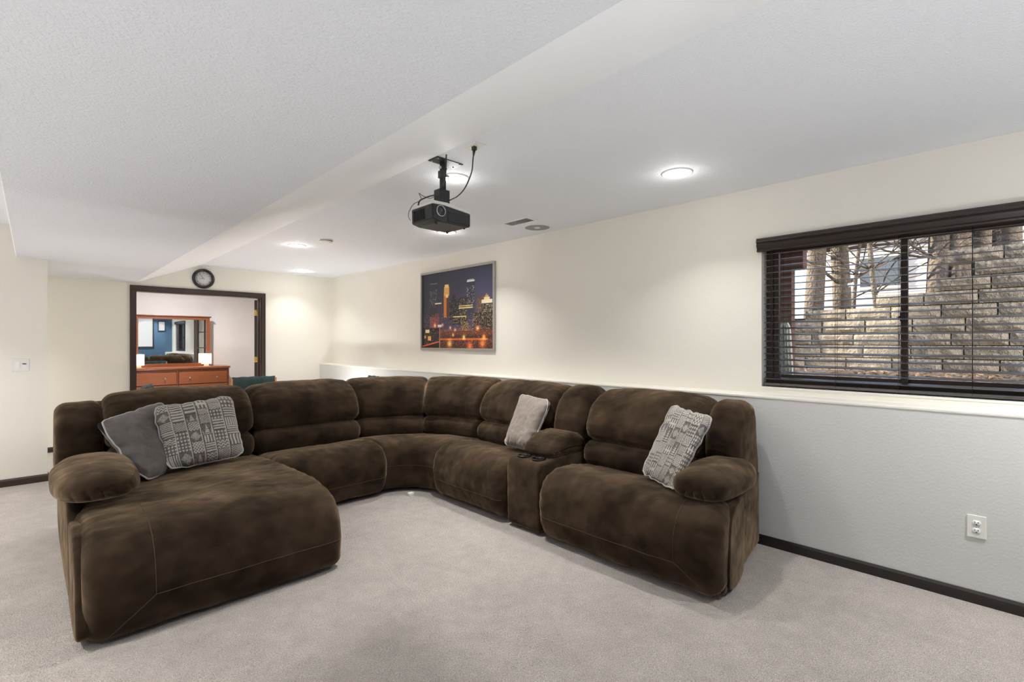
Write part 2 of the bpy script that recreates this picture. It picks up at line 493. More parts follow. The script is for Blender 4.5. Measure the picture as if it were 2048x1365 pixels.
french_leaf(DX1 - 0.017, YF + T + 0.012, R(62), 3, 5, 1)
french_leaf(DX0 + 0.017, YF + T + 0.045, R(118), 3, 5, -1)

# ------------------------------------------------------------------ recessed lamps
def recessed(x, y, label, z=ZC, power=LAMP_W, halo=LAMP_HALO, spread=114):
    t = thing('recessed_light', (x, y, z), label, 'ceiling light', 'recessed downlights in the ceiling')
    MB().lathe((0, 0, 0), [(0.098, 0.0), (0.098, -0.003), (0.092, -0.007), (0.078, -0.006), (0.074, 0.004)], n=36).build('trim_ring', M['white_trim'], t)
    MB().lathe((0, 0, 0), [(0.076, 0.002), (0.074, -0.004), (0.058, -0.0085), (0.03, -0.011), (0.002, -0.012)], n=30).build('lens', M['lens'], t)
    ld = bpy.data.lights.new('lamp', 'AREA'); ld.shape = 'DISK'; ld.size = 0.06; ld.energy = power; ld.color = (1.0, 0.985, 0.96); ld.spread = R(112)
    lo = bpy.data.objects.new('lamp', ld); COL.objects.link(lo); lo.parent = t; lo.location = (0, 0, -0.016)
    ld.spread = R(spread)
    if halo:
        hd = bpy.data.lights.new('lamp_glow', 'POINT'); hd.energy = halo; hd.shadow_soft_size = 0.05; hd.color = (1.0, 0.97, 0.93)
        ho = bpy.data.objects.new('lamp_glow', hd); COL.objects.link(ho); ho.parent = t; ho.location = (0, 0, -0.06)
    return t
recessed(2.971, 1.507, 'large lit recessed downlight nearest the window', power=4.4)
recessed(2.003, 2.590, 'lit recessed downlight glowing just behind the projector cables', power=12.5)
recessed(2.926, 3.911, 'lit recessed downlight just below and behind the projector body', power=7.0)
recessed(2.128, 5.637, 'lit recessed downlight beside the smoke detector', power=11)
recessed(2.963, 7.647, 'lit recessed downlight farthest back near the room corner', power=3.2)
recessed(2.97, -0.5, 'added unseen downlight in the ceiling behind the camera by the window wall', power=15)  # added lamp behind the camera to lift the brightness
for x, y, lab in ((-1.3, 0.6, 'over the near left floor'), (-1.3, 2.9, 'level with the chaise'), (-1.3, 5.3, 'before the left return wall'), (-2.9, 2.0, 'over the outer wall side'), (-2.9, 4.6, 'in the far outer corner')):
    recessed(x, y, 'added recessed downlight outside the view, ' + lab, power=22)  # lamps added left of the view to lift the ceiling brightness
recessed(-1.3, 7.35, 'added unseen downlight in the ceiling of the side hall', power=30)  # added lamp that brightens the left of the far wall
recessed(1.7, 9.2, 'unseen recessed downlight in the bedroom ceiling', power=30, halo=0, spread=172)  # unseen lamp, wide spread shaped to light the bedroom wall

# ------------------------------------------------------------------ window, frame, glass
wx0 = XU + 0.10
WD = bpy.data.objects.new('window_1', None); COL.objects.link(WD); WD.location = (wx0, WY1, WZ0); WD['kind'] = 'structure'
def wpart(name, a, b, m, bev=0.003):
    return adopt(MB().box(a, b, bev=bev).build(name, m), WD)
fr = 0.045
wpart('frame', (wx0, WY1 - fr, WZ0), (wx0 + 0.09, WY1, WZ1), M['vinyl'])
wpart('frame', (wx0, WY0, WZ0), (wx0 + 0.09, WY0 + fr, WZ1), M['vinyl'])
wpart('frame', (wx0, WY0 + fr, WZ0), (wx0 + 0.09, WY1 - fr, WZ0 + 0.05), M['vinyl'])
wpart('frame', (wx0, WY0 + fr, WZ1 - 0.05), (wx0 + 0.09, WY1 - fr, WZ1), M['vinyl'])
YM = 0.452
def sash(y0, y1, x):
    s = 0.034
    wpart('sash', (x, y0, WZ0 + 0.05), (x + 0.035, y0 + s, WZ1 - 0.05), M['vinyl'])
    wpart('sash', (x, y1 - s, WZ0 + 0.05), (x + 0.035, y1, WZ1 - 0.05), M['vinyl'])
    wpart('sash', (x, y0 + s, WZ0 + 0.05), (x + 0.035, y1 - s, WZ0 + 0.05 + s), M['vinyl'])
    wpart('sash', (x, y0 + s, WZ1 - 0.05 - s), (x + 0.035, y1 - s, WZ1 - 0.05), M['vinyl'])
    wpart('pane', (x + 0.015, y0 + s, WZ0 + 0.05 + s), (x + 0.019, y1 - s, WZ1 - 0.05 - s), M['glass'], 0)
sash(YM - 0.02, WY1 - fr, wx0 + 0.006)
sash(WY0 + fr, YM + 0.02, wx0 + 0.045)
lk = MB(); lk.box((wx0 - 0.008, YM - 0.012, 1.46), (wx0 + 0.006, YM + 0.016, 1.53), bev=0.004); lk.cyl((wx0 - 0.004, YM + 0.012, 1.49), (wx0 - 0.014, YM + 0.035, 1.475), 0.006, n=8)
adopt(lk.build('window_latch', M['black_plastic']), WD)
# window reveal sill
struct('window_sill', MB().box((XU - 0.002, WY0, WZ0 - 0.012), (wx0 + 0.02, WY1, WZ0 + 0.001)), M['wall'])

# blind
BL = thing('window_blind', (XU, WY1, WZ0), 'dark brown wooden venetian blind with open slats over the window', 'blind')
def bpart(name, mb, m):
    return adopt(mb.build(name, m), BL)
vy0, vy1 = WY0 - 0.03, WY1 + 0.022
vx = XU - 0.032
prof = [(vx + 0.03, 1.968), (vx + 0.004, 1.968), (vx, 1.976), (vx + 0.006, 1.986), (vx - 0.004, 2.004), (vx - 0.008, 2.012), (vx - 0.002, 2.024), (vx - 0.012, 2.034), (vx - 0.012, 2.042), (vx - 0.006, 2.050), (vx - 0.006, 2.060), (vx + 0.03, 2.060)]
bpart('valance', MB().prism(prof, vy0, vy1, 'Y'), M['dark_wood'])
bpart('headrail', MB().box((XU + 0.008, WY0 + 0.006, 1.975), (XU + 0.05, WY1 - 0.008, 2.03)), M['vinyl'])
nsl = 21; z0s, z1s = 1.085, 1.957
slat0 = None
for i in range(nsl):
    z = z0s + (z1s - z0s) * i / (nsl - 1)
    if slat0 is None:
        mb = MB()
        yy0, yy1 = WY0 + 0.008, WY1 - 0.012
        mb.prism([(-0.025, 0.0002), (-0.012, 0.0014), (0.0, 0.0018), (0.012, 0.0014), (0.025, 0.0002), (0.025, -0.0032), (0.012, -0.0020), (0.0, -0.0016), (-0.012, -0.0020), (-0.025, -0.0032)], yy0, yy1, 'Y')
        slat0 = bpart('slat', mb, M['slat']); o = slat0
        slat0.data.transform(Matrix.Translation((XU, 0, WZ0))); slat0.location = (0.036, 0, z - WZ0)
    else:
        o = slat0.copy(); COL.objects.link(o); o.parent = BL; o.location = (0.036, 0, z - WZ0)
    o.rotation_euler = (0, R(-11 + 0.8 * math.sin(i * 2.1)), 0)
bpart('bottom_rail', MB().box((XU + 0.010, WY0 + 0.008, 1.034), (XU + 0.062, WY1 - 0.012, 1.052), bev=0.004), M['slat'])
for y in (1.105, 0.785, 0.465, 0.145, -0.18):
    mb = MB()
    for dx in (0.010, 0.062):
        mb.tube([(XU + dx, y, 1.04), (XU + dx, y, 1.975)], 0.0011, n=5)
    bpart('ladder_cord', mb, M['cord'])
mb = MB(); mb.tube([(XU + 0.002, 1.155, 1.965), (XU + 0.001, 1.155, 1.10)], 0.0016, n=6); mb.tube([(XU + 0.002, 1.168, 1.965), (XU + 0.001, 1.166, 1.25)], 0.0016, n=6)
bpart('pull_cord', mb, M['cord'])


# ------------------------------------------------------------------ upholstery
def resample(poly, n):
    P = spline([(a, b, 0) for a, b in poly], 10, closed=True)
    L = [0.0]
    for i in range(len(P)): L.append(L[-1] + (P[(i + 1) % len(P)] - P[i]).length)
    tot = L[-1]; out = []; j = 0
    for k in range(n):
        d = tot * k / n
        while L[j + 1] < d: j += 1
        f = (d - L[j]) / max(1e-9, L[j + 1] - L[j]); p = P[j].lerp(P[(j + 1) % len(P)], f)
        out.append((p.x, p.y))
    return out

class Cushion:
    """closed (depth, height) profile swept across a width; the ends are rounded in like an upholstered pad"""
    def __init__(s, prof, u0, u1, r, mapf, n=72, ns=40, puff=0.0, warp=0.004, shape=None, seed=0, gather=0.0):
        s.P = resample(prof, n); s.n = n
        a = sum(s.P[i][0] * s.P[(i + 1) % n][1] - s.P[(i + 1) % n][0] * s.P[i][1] for i in range(n))
        sg = 1 if a > 0 else -1
        s.N = []
        for i in range(n):
            x0, y0 = s.P[i - 1]; x1, y1 = s.P[(i + 1) % n]
            dx, dy = x1 - x0, y1 - y0; l = math.hypot(dx, dy) or 1
            s.N.append((sg * dy / l, -sg * dx / l))
        s.c = (sum(p[0] for p in s.P) / n, sum(p[1] for p in s.P) / n)
        s.u0, s.u1, s.r, s.map, s.puff, s.warp, s.shape, s.seed, s.gather = u0, u1, r, mapf, puff, warp, shape, seed, gather
        w = u1 - u0
        us = []
        for k in range(7): us.append(r * (1 - math.cos(math.pi / 2 * k / 6)))
        m = max(2, ns)
        for k in range(1, m): us.append(r + (w - 2 * r) * k / m)
        us += [w - q for q in us[:7][::-1]]
        s.us = us; s.w = w
    def local(s, u, i, out=0.0):
        e = min(u, s.w - u)
        ins = 0.0
        if e < s.r: ins = s.r - math.sqrt(max(0, s.r * s.r - (s.r - e) ** 2))
        t = 2 * u / s.w - 1
        off = -ins + s.puff * (1 - t * t) + out
        x, y = s.P[i]; nx, ny = s.N[i]
        dc = math.hypot(x - s.c[0], y - s.c[1])
        off = max(off, -0.85 * dc)
        if s.warp:
            q = Vector((u * 5 + s.seed * 7.3, x * 5, y * 5))
            off += s.warp * (noise.noise(q) + 0.5 * noise.noise(q * 2.7))
        if s.gather and e < 0.16:
            off += s.gather * math.sin(i * 2.4 + 3 * noise.noise(Vector((i * .3, s.seed, 0)))) * (1 - e / 0.16) * (e / 0.16 + 0.1) * 2
        X, Y = x + nx * off, y + ny * off
        if s.shape: X, Y = s.shape(t, X, Y)
        return X, Y
    def pt(s, u, i, out=0.0):
        d, z = s.local(u, i % s.n, out)
        return s.map(s.u0 + u, d, z)
    def near(s, d, z):
        return min(range(s.n), key=lambda i: (s.P[i][0] - d) ** 2 + (s.P[i][1] - z) ** 2)
    def build(s, name, m, parent):
        mb = MB(); bm = mb.bm
        rows = [[bm.verts.new(s.pt(u, i)) for i in range(s.n)] for u in s.us]
        for a, b in zip(rows, rows[1:]):
            for i in range(s.n):
                f = bm.faces.new([a[i], a[(i + 1) % s.n], b[(i + 1) % s.n], b[i]]); f.smooth = True
        for row, uu, sgn in ((rows[0], s.u0, -1), (rows[-1], s.u1, 1)):
            prev = row
            for k in (0.6, 0.25):
                cen = sum((v.co for v in row), Vector()) / s.n
                nr = [bm.verts.new(cen + (v.co - cen) * k) for v in row]
                for i in range(s.n):
                    f = bm.faces.new([prev[i], prev[(i + 1) % s.n], nr[(i + 1) % s.n], nr[i]]); f.smooth = True
                prev = nr
            f = bm.faces.new(prev); f.smooth = True
        o = mb.build(name, m)
        return adopt(o, parent) if parent else o
    def seam(s, path, name, parent, r=0.0016, m=None):
        # path: list of (u, profile index)
        pts = []
        for u, i in path:
            k = int(math.floor(i)); f = i - k
            pts.append(Vector(s.pt(u, k, 0.0005)).lerp(Vector(s.pt(u, k + 1, 0.0005)), f))
        o = MB().tube(pts, r, n=5).build(name, m or M['seam'])
        return adopt(o, parent)

YL, XR = 4.84, 3.52
left = lambda u, d, z: (u, YL - d, z)                    # left run: u = x, front faces -y
right = lambda u, d, z: (XR - d, u, z)                   # right run: u = y, front faces -x
CX, CY = 2.205, 3.475
def corner(u, d, z):                                     # corner wedge: u = angle from +y towards +x
    a = u
    return (CX + (XR - CX - d) * math.sin(a), CY + (YL - CY - d) * math.cos(a), z)

HEAD = [(.50, .605), (.555, .64), (.572, .71), (.548, .79), (.495, .87), (.415, .937), (.325, .972), (.235, .975), (.16, .935), (.125, .82), (.16, .67), (.27, .60), (.40, .59)]
LUMB = [(.49, .405), (.575, .44), (.60, .50), (.585, .565), (.52, .605), (.41, .60), (.34, .52), (.40, .42)]
SEAT = [(.38, .39), (.52, .42), (.68, .447), (.83, .463), (.95, .45), (1.035, .40), (1.078, .31), (1.08, .20), (1.055, .10), (1.00, .035), (.80, .03), (.38, .03)]
BACK = [(.11, .04), (.11, .45), (.12, .80), (.16, .90), (.24, .90), (.36, .80), (.40, .50), (.40, .04)]

SOFA = thing('sectional_sofa', (1.8, 3.6, 0), 'large brown microfiber reclining sectional sofa with chaise and console on the carpet', 'sofa')
S = M['sofa']
def headshape(amt):
    def f(t, d, z):
        if z > 0.8: z -= amt * abs(t) ** 3 * (z - 0.8) / 0.17
        return d, z
    return f

def section(name, mp, u0, u1, seed, seat=SEAT, seat_u=None, headsplit=None):
    body = Cushion(BACK, u0 + 0.004, u1 - 0.004, 0.03, mp, n=40, ns=10, warp=0.002, seed=seed).build(name, S, SOFA)
    body['label'] = None; del body['label']
    su0, su1 = seat_u or (u0, u1)
    st = Cushion(seat, su0, su1, 0.075, mp, puff=0.004, warp=0.007, seed=seed + 1, gather=0.006)
    sto = st.build('seat_cushion', S, body_parent(body))
    i0 = st.near(1.06, 0.17)
    st.seam([(u, i0) for u in np.linspace(0.03, st.w - 0.03, 30)], 'seam', body)
    for (a, b) in (headsplit or [(u0, u1)]):
        Cushion(LUMB, a + 0.004, b - 0.004, 0.06, mp, n=48, puff=0.012, warp=0.005, seed=seed + 2 + a, gather=0.004).build('lumbar_cushion', S, body_parent(body))
        Cushion(HEAD, a + 0.002, b - 0.002, 0.065, mp, n=72, puff=0.010, warp=0.009, shape=headshape(0.02), seed=seed + 3 + b, gather=0.006).build('head_cushion', S, body_parent(body))
    return body, st

class _BP:
    """stand-in parent whose location is the section's world place"""
def body_parent(body):
    return body
_old_adopt = adopt
def adopt(o, parent):
    # world place of a (possibly nested) un-rotated parent
    l = Vector(parent.location); p = parent.parent
    while p is not None:
        l += Vector(p.location); p = p.parent
    o.data.transform(Matrix.Translation(-l))
    o.parent = parent
    return o

# armless seat between chaise and corner
section('armless_section', left, 1.29, 2.205, 1.0)
# armless seat on the right run
section('armless_section', right, 2.575, 3.475, 2.0, seat_u=(2.585, 3.50))

# corner wedge
wb = Cushion(BACK, 0.0, math.pi / 2, 0.02, corner, n=40, ns=24, warp=0.002, seed=3).build('corner_section', S, SOFA)
WSEAT = [(.38, .40), (.52, .43), (.68, .455), (.82, .463), (.93, .445), (1.0, .40), (1.03, .32), (1.03, .20), (1.015, .10), (.98, .035), (.80, .03), (.38, .03)]
ws = Cushion(WSEAT, -0.10, math.pi / 2 + 0.10, 0.06, corner, ns=40, puff=0.0, warp=0.005, seed=4)
ws.build('seat_cushion', S, wb)
i0 = ws.near(1.03, 0.235)
ws.seam([(u, i0) for u in np.linspace(0.05, ws.w - 0.05, 30)], 'seam', wb)
for a, b in ((0.0, math.pi / 4), (math.pi / 4, math.pi / 2)):
    Cushion(LUMB, a + 0.004, b - 0.004, 0.05, corner, n=48, puff=0.006, warp=0.005, seed=5 + a, gather=0.004).build('lumbar_cushion', S, wb)
    Cushion(HEAD, a + 0.003, b - 0.003, 0.05, corner, n=64, puff=0.006, warp=0.007, shape=headshape(0.008), seed=6 + a, gather=0.006).build('head_cushion', S, wb)
tag(adopt(MB().box((2.325, 3.635, 0.0), (2.375, 3.675, 0.026), bev=0.004).build('foot', M['white_plastic']), wb), 'small white plastic foot')

# console between the two right-hand seats
cb = Cushion(BACK, 2.256, 2.569, 0.02, right, n=40, ns=8, warp=0.001, seed=9).build('console_section', S, SOFA)
CONS = [(.40, .03), (.40, .10), (.40, .40), (.40, .49), (.42, .507), (.60, .510), (.85, .506), (1.00, .500), (1.035, .488), (1.050, .460), (1.054, .38), (1.052, .20), (1.050, .07), (1.046, .035), (1.03, .025), (.80, .025), (.46, .025)]
Cushion(CONS, 2.252, 2.573, 0.022, right, n=80, ns=10, warp=0.0015, seed=10).build('console_box', S, cb)
CBACK = [(.48, .50), (.56, .55), (.575, .64), (.54, .80), (.47, .92), (.38, .975), (.27, .98), (.18, .93), (.14, .75), (.20, .52)]
Cushion(CBACK, 2.254, 2.571, 0.07, right, n=56, ns=14, puff=0.006, warp=0.004, shape=headshape(0.03), seed=11, gather=0.004).build('back_cushion', S, cb)
LID = [(.50, .515), (.86, .512), (.905, .535), (.89, .575), (.80, .63), (.68, .655), (.58, .645), (.50, .60)]
Cushion(LID, 2.256, 2.569, 0.05, right, n=56, ns=16, puff=0.010, warp=0.004, seed=12, gather=0.006).build('console_armrest', S, cb)
for yy in (2.485, 2.345):
    mb = MB(); mb.lathe((2.565, yy, 0.5065), [(0.052, -0.002), (0.052, 0.003), (0.047, 0.005), (0.042, 0.003), (0.040, -0.03), (0.038, -0.034), (0.001, -0.034)], n=32)
    tag(adopt(mb.build('cup_holder', M['gloss_black']), cb), 'glossy black cup holder ring')

# right-hand recliner with arm
RSEAT = [(.38, .39), (.52, .42), (.68, .45), (.83, .47), (.95, .46), (1.045, .41), (1.095, .31), (1.10, .20), (1.08, .09), (1.03, .03), (.80, .025), (.38, .025)]
rb = Cushion(BACK, 1.17, 2.246, 0.03, right, n=40, ns=10, warp=0.002, seed=13).build('recliner_section', S, SOFA)
rs = Cushion(RSEAT, 1.015, 2.252, 0.085, right, puff=0.006, warp=0.008, seed=14, gather=0.007)
def rtaper(u, d, z):
    # the outer side runs in towards the back
    if u < 1.3: u += (1.3 - u) * min(1, max(0, (1.0 - d) / 0.9)) * 0.45
    return (XR - d, u, z)
rs.map = rtaper
rs.build('seat_cushion', S, rb)
i0 = rs.near(1.09, 0.16); i1 = rs.near(0.90, 0.465)
UC = 0.235
rs.seam([(u, i0) for u in np.linspace(UC, rs.w - 0.04, 40)], 'seam', rb)
rs.seam([(UC, i) for i in np.linspace(i1, i0, abs(i1 - i0) + 1)], 'seam', rb)
i2 = rs.near(1.06, 0.06)
rs.seam([(UC * (1 - 0.75 * t), i0 + (i2 - i0) * t) for t in np.linspace(0, 1, 12)], 'seam', rb)
Cushion(LUMB, 1.37, 2.246, 0.06, right, n=48, puff=0.012, warp=0.005, seed=15, gather=0.004).build('lumbar_cushion', S, rb)
Cushion(HEAD, 1.366, 2.25, 0.07, right, n=72, puff=0.010, warp=0.009, shape=headshape(0.025), seed=16, gather=0.006).build('head_cushion', S, rb)
WING = [(.42, .45), (.50, .60), (.50, .75), (.44, .88), (.36, .945), (.26, .955), (.17, .90), (.13, .70), (.13, .45)]
Cushion(WING, 1.145, 1.362, 0.065, right, n=56, ns=12, puff=0.006, warp=0.006, seed=17, gather=0.005).build('side_wing', S, rb)
def armpad(name, mp, u0, u1, zc, hz, d0, d1, seed, parent, tilt=0.0):
    # a fat rounded arm pillow, long axis along depth: cross-section across the arm
    mb = MB(); bm = mb.bm
    uc, hw = (u0 + u1) / 2, (u1 - u0) / 2; dc, hd = (d0 + d1) / 2, (d1 - d0) / 2
    nu, nv = 80, 150
    rows = []
    for i in range(nu + 1):
        a = -math.pi / 2 + math.pi * i / nu
        sd_, cd = math.sin(a), math.cos(a)
        row = []
        dd = math.copysign(abs(sd_) ** 0.75, sd_)
        ww = max(0.0, cd) ** 0.55
        for k in range(nv):
            b = 2 * math.pi * k / nv
            cu = math.copysign(abs(math.cos(b)) ** 0.80, math.cos(b)); cz = math.copysign(abs(math.sin(b)) ** (0.95 if math.sin(b) > 0 else 0.6), math.sin(b))
            q = Vector((cu * 2 + seed, dd * 2, cz * 2))
            w = 1 + 0.025 * noise.noise(q)
            pk = 0.0
            X_, Z_ = cu * ww, cz * ww
            mk = min(1, max(0, (dd - 0.30) * 2.5)) * min(1, max(0, (0.30 - Z_) * 3)) * min(1, max(0, (Z_ + 0.75) * 4)) * max(0, 1 - abs(X_) ** 3)
            if mk > 0: pk = -0.017 * mk * (1 - abs(math.sin(X_ * 10 + Z_ * 1.2 + 1.6 * noise.noise(Vector((X_ * 2, seed, Z_)))))) ** 2.0 * (0.7 + 0.6 * noise.noise(Vector((X_ * 5, seed + 3, 0))))
            zz = zc + cz * ww * (hz if cz > 0 else hz * 0.8) * w + tilt * dd
            row.append(bm.verts.new(mp(uc + cu * ww * hw * w, dc + dd * hd + pk, zz)))
        rows.append(row)
    for a, b in zip(rows, rows[1:]):
        for k in range(nv):
            f = bm.faces.new([a[k], a[(k + 1) % nv], b[(k + 1) % nv], b[k]]); f.smooth = True
    bmesh.ops.remove_doubles(bm, verts=bm.verts[:], dist=1e-5)
    return adopt(mb.build(name, S), parent)
armpad('arm_cushion', right, 1.030, 1.385, 0.540, 0.100, 0.36, 0.970, 18, rb, tilt=-0.008)
SIDE = [(.12, .03), (.12, .25), (.12, .48), (.16, .50), (.45, .50), (.78, .47), (.92, .40), (.985, .28), (1.0, .12), (.99, .035), (.92, .025), (.5, .025), (.18, .025)]
sp = Cushion(SIDE, 1.02, 1.11, 0.025, lambda u, d, z: (XR - d, u + 0.13 * min(1, max(0, (1.0 - d) / 0.88)), z), n=56, ns=4, warp=0.004, seed=19)
sp.build('side_panel', S, rb)
sp2 = Cushion([(.64, .05), (.64, .44), (.80, .455), (.91, .40), (.94, .28), (.94, .05)], 1.004, 1.045, 0.012, lambda u, d, z: (XR - d, u + 0.13 * min(1, max(0, (1.0 - d) / 0.88)), z), n=48, ns=3, warp=0.002, seed=20)
sp2.build('side_panel', S, rb)

# chaise with left arm
hb = Cushion(BACK, 0.155, 1.286, 0.03, left, n=40, ns=12, warp=0.002, seed=21).build('chaise_section', S, SOFA)
CH = [(.38, .39), (.60, .43), (.95, .455), (1.35, .468), (1.70, .470), (1.86, .455), (1.98, .41), (2.055, .33), (2.085, .22), (2.085, .12), (2.065, .05), (2.01, .022), (1.5, .022), (.38, .022)]
chs = Cushion(CH, 0.150, 1.322, 0.075, left, n=110, ns=44, puff=0.004, warp=0.008, seed=22, gather=0.007)
chs.build('chaise_cushion', S, hb)
i0 = chs.near(2.09, 0.185); i1 = chs.near(1.55, 0.47)
UC = 0.255
chs.seam([(u, i0) for u in np.linspace(UC, chs.w - 0.02, 40)], 'seam', hb)
chs.seam([(UC, i) for i in np.linspace(i1, i0, abs(i1 - i0) + 1)], 'seam', hb)
i2 = chs.near(2.05, 0.04)
chs.seam([(UC * (1 - 0.72 * t), i0 + (i2 - i0) * t) for t in np.linspace(0, 1, 12)], 'seam', hb)
Cushion(LUMB, 0.36, 1.282, 0.06, left, n=48, puff=0.012, warp=0.005, seed=23, gather=0.004).build('lumbar_cushion', S, hb)
Cushion(HEAD, 0.350, 1.286, 0.07, left, n=72, puff=0.010, warp=0.009, shape=headshape(0.022), seed=24, gather=0.006).build('head_cushion', S, hb)
Cushion([(d, z - 0.045 if z > 0.8 else z) for d, z in WING], 0.100, 0.352, 0.06, left, n=56, ns=12, puff=0.006, warp=0.006, seed=25, gather=0.005).build('side_wing', S, hb)
armpad('arm_cushion', left, 0.060, 0.440, 0.575, 0.10, 0.80, 1.60, 26, hb, tilt=0.0)
Cushion([(.12, .03), (.12, .52), (.6, .55), (1.25, .53), (1.42, .46), (1.5, .30), (1.52, .04)], 0.125, 0.20, 0.03, left, n=60, ns=4, warp=0.004, seed=27).build('side_panel', S, hb)
Cushion([(1.45, .04), (1.42, .36), (1.60, .44), (1.82, .42), (1.96, .34), (2.02, .2), (2.02, .04)], 0.128, 0.175, 0.014, left, n=56, ns=3, warp=0.003, seed=28).build('side_panel', S, hb)

# ------------------------------------------------------------------ throw pillows
def motif_print(nu, nv, seed):
    """patchwork of geometric motifs, returns nu x nv greys 0..1 (1 = cream thread)"""
    r = np.random.default_rng(seed)
    g = np.zeros((nu, nv))
    cols = [0.0, 0.15, 0.31, 0.47, 0.62, 0.80, 1.0]
    U, V = np.meshgrid((np.arange(nu) + .5) / nu, (np.arange(nv) + .5) / nv, indexing='ij')
    def tri(x): return np.abs((x % 1.0) * 2 - 1)
    for a, b in zip(cols, cols[1:]):
        y = 0.0
        while y < 1:
            h = r.uniform(0.10, 0.20); y1 = min(1.0, y + h)
            if 1 - y1 < 0.08: y1 = 1.0
            m = (U >= a) & (U < b) & (V >= y) & (V < y1)
            s = (U - a) / (b - a); t = (V - y) / (y1 - y)
            k = r.integers(0, 10); n = r.integers(4, 7)
            if k == 0: p = (s * n % 1) > 0.5
            elif k == 1: p = (t * 4 % 1) > 0.5
            elif k == 2: p = ((t * 3 + tri(s * 3) * 0.8) % 1) > 0.5
            elif k == 3: p = (np.abs(((s + t) * 4) % 1 - .5) < .17) | (np.abs(((s - t) * 4) % 1 - .5) < .17)
            elif k == 4: p = ((s * n % 1) > 0.4) & ((t * 3 % 1) > 0.35)
            elif k == 5: p = (tri(s * 2) > t) & ((t * 6 % 1) > .3)
            elif k == 6: p = (((s * 4) % 1 - .5) ** 2 + ((t * 3) % 1 - .5) ** 2) < 0.09
            elif k == 7: p = (np.abs(s - .5) + np.abs(t - .5) < .42) & (((np.abs(s - .5) + np.abs(t - .5)) * 9 % 1) > .45)
            elif k == 8: p = ((s * 3 % 1) > .55) | (np.abs(t - .5) < .10)
            else: p = ((t * 5 + tri(s * 4) * 1.0) % 1) > 0.55
            edge = (s < 0.07) | (t < 0.07)
            q = np.where(edge, 0.0, np.where(p, 1.0, 0.12))
            line = (s > 0.93)
            q = np.where(line, 0.9, q)
            g[m] = q[m]
            y = y1
    g = g * 0.8 + 0.2 * np.clip(g + r.normal(0, 0.35, g.shape), 0, 1)
    g += r.normal(0, 0.10, g.shape)
    return np.clip(g, 0, 1)

def throw_pillow(name, corners, normal, thick, mats, label, group, printed=None, res=96, seed=0, lean_curve=0.0):
    """corners: TL, TR, BR, BL in room space; two padded faces, piping round the edge"""
    TL, TR, BR, BL = [Vector(c) for c in corners]
    cen = (TL + TR + BR + BL) / 4
    nrm = Vector(normal).normalized()
    t = thing(name, tuple(cen), label, 'pillow', group)
    def P(u, v, side):
        # u,v in 0..1 ; edges pulled in between the corners
        a, b = 2 * u - 1, 2 * v - 1
        a, b = a * (1 - .075 * abs(b) ** 7), b * (1 - .075 * abs(a) ** 7)
        pin = 0.035
        uu = 0.5 + 0.5 * a * (1 - pin * (1 - b * b)); vv = 0.5 + 0.5 * b * (1 - pin * (1 - a * a))
        p = (BL.lerp(BR, uu)).lerp(TL.lerp(TR, uu), vv)
        h = (max(0, (1 - a ** 4)) * max(0, (1 - b ** 4))) ** 0.55
        corner_fl = abs(a * b) ** 3
        q = Vector((a * 2.2 + seed * 3.1, b * 2.2, side * 4))
        wr = noise.noise(q) * 0.010 * (0.3 + 0.7 * abs(a * b) ** .5) + 0.004 * noise.noise(q * 3.1)
        edge_w = 0.010 * (noise.noise(Vector((b * 5, seed, a))) * abs(a) ** 3), 0.010 * (noise.noise(Vector((a * 5, seed + 5, b))) * abs(b) ** 3)
        p = p + (BR - BL).normalized() * edge_w[0] + (TL - BL).normalized() * edge_w[1]
        return p + nrm * (side * (h * thick / 2 + wr * min(1, h * 4)) + 0.02 * noise.noise(Vector((a * 1.3, b * 1.3, seed + 9))) * (abs(a) ** 4 + abs(b) ** 4) / 2 + lean_curve * (b * b - 0.4)) - cen
    def face(side, m, pr):
        mb = MB(); bm = mb.bm
        vs = [[bm.verts.new(P(i / res, j / res, side)) for j in range(res + 1)] for i in range(res + 1)]
        for i in range(res):
            for j in range(res):
                q = [vs[i][j], vs[i + 1][j], vs[i + 1][j + 1], vs[i][j + 1]]
                f = bm.faces.new(q if side > 0 else q[::-1]); f.smooth = True
        me = bpy.data.meshes.new('pillow_cover'); bm.normal_update(); bm.to_mesh(me); bm.free()
        if pr is not None:
            at = me.color_attributes.new('print', 'FLOAT_COLOR', 'POINT')
            dark = np.array(srgb(66, 62, 60)); pale = np.array(srgb(182, 176, 167))
            g = pr[..., None]; c = dark * (1 - g) + pale * g; c[..., 3] = 1
            at.data.foreach_set('color', c.reshape(-1).astype(np.float32))
        o = link('front_cover' if side > 0 else 'back_cover', me, m, t)
        return o
    face(1, mats[0], printed)
    face(-1, mats[1], None)
    loop = [P(i / 60, 0, 1) for i in range(60)] + [P(1, i / 60, 1) for i in range(60)] + [P(1 - i / 60, 1, 1) for i in range(60)] + [P(0, 1 - i / 60, 1) for i in range(61)]
    MB().tube(loop, 0.0055, n=7).build('piping', mats[2], t)
    return t
RES = 150
throw_pillow('throw_pillow', [(.285, 4.09, .825), (.665, 4.36, .90), (.83, 4.14, .49), (.497, 3.79, .452)], (.62, -1, .40), .19,
             (M['grey_velvet'], M['grey_velvet'], M['piping']), 'plain dark grey velvet pillow leaning by the chaise arm', 'throw pillows on the sectional', seed=1)
throw_pillow('throw_pillow', [(.580, 4.12, .888), (1.09, 4.20, .926), (1.135, 4.01, .485), (.630, 3.88, .482)], (-.06, -1, .45), .17,
             (M['print'], M['light_velvet'], M['piping']), 'grey and cream geometric print pillow propped on the chaise', 'throw pillows on the sectional', motif_print(RES + 1, RES + 1, 5), RES, 2)
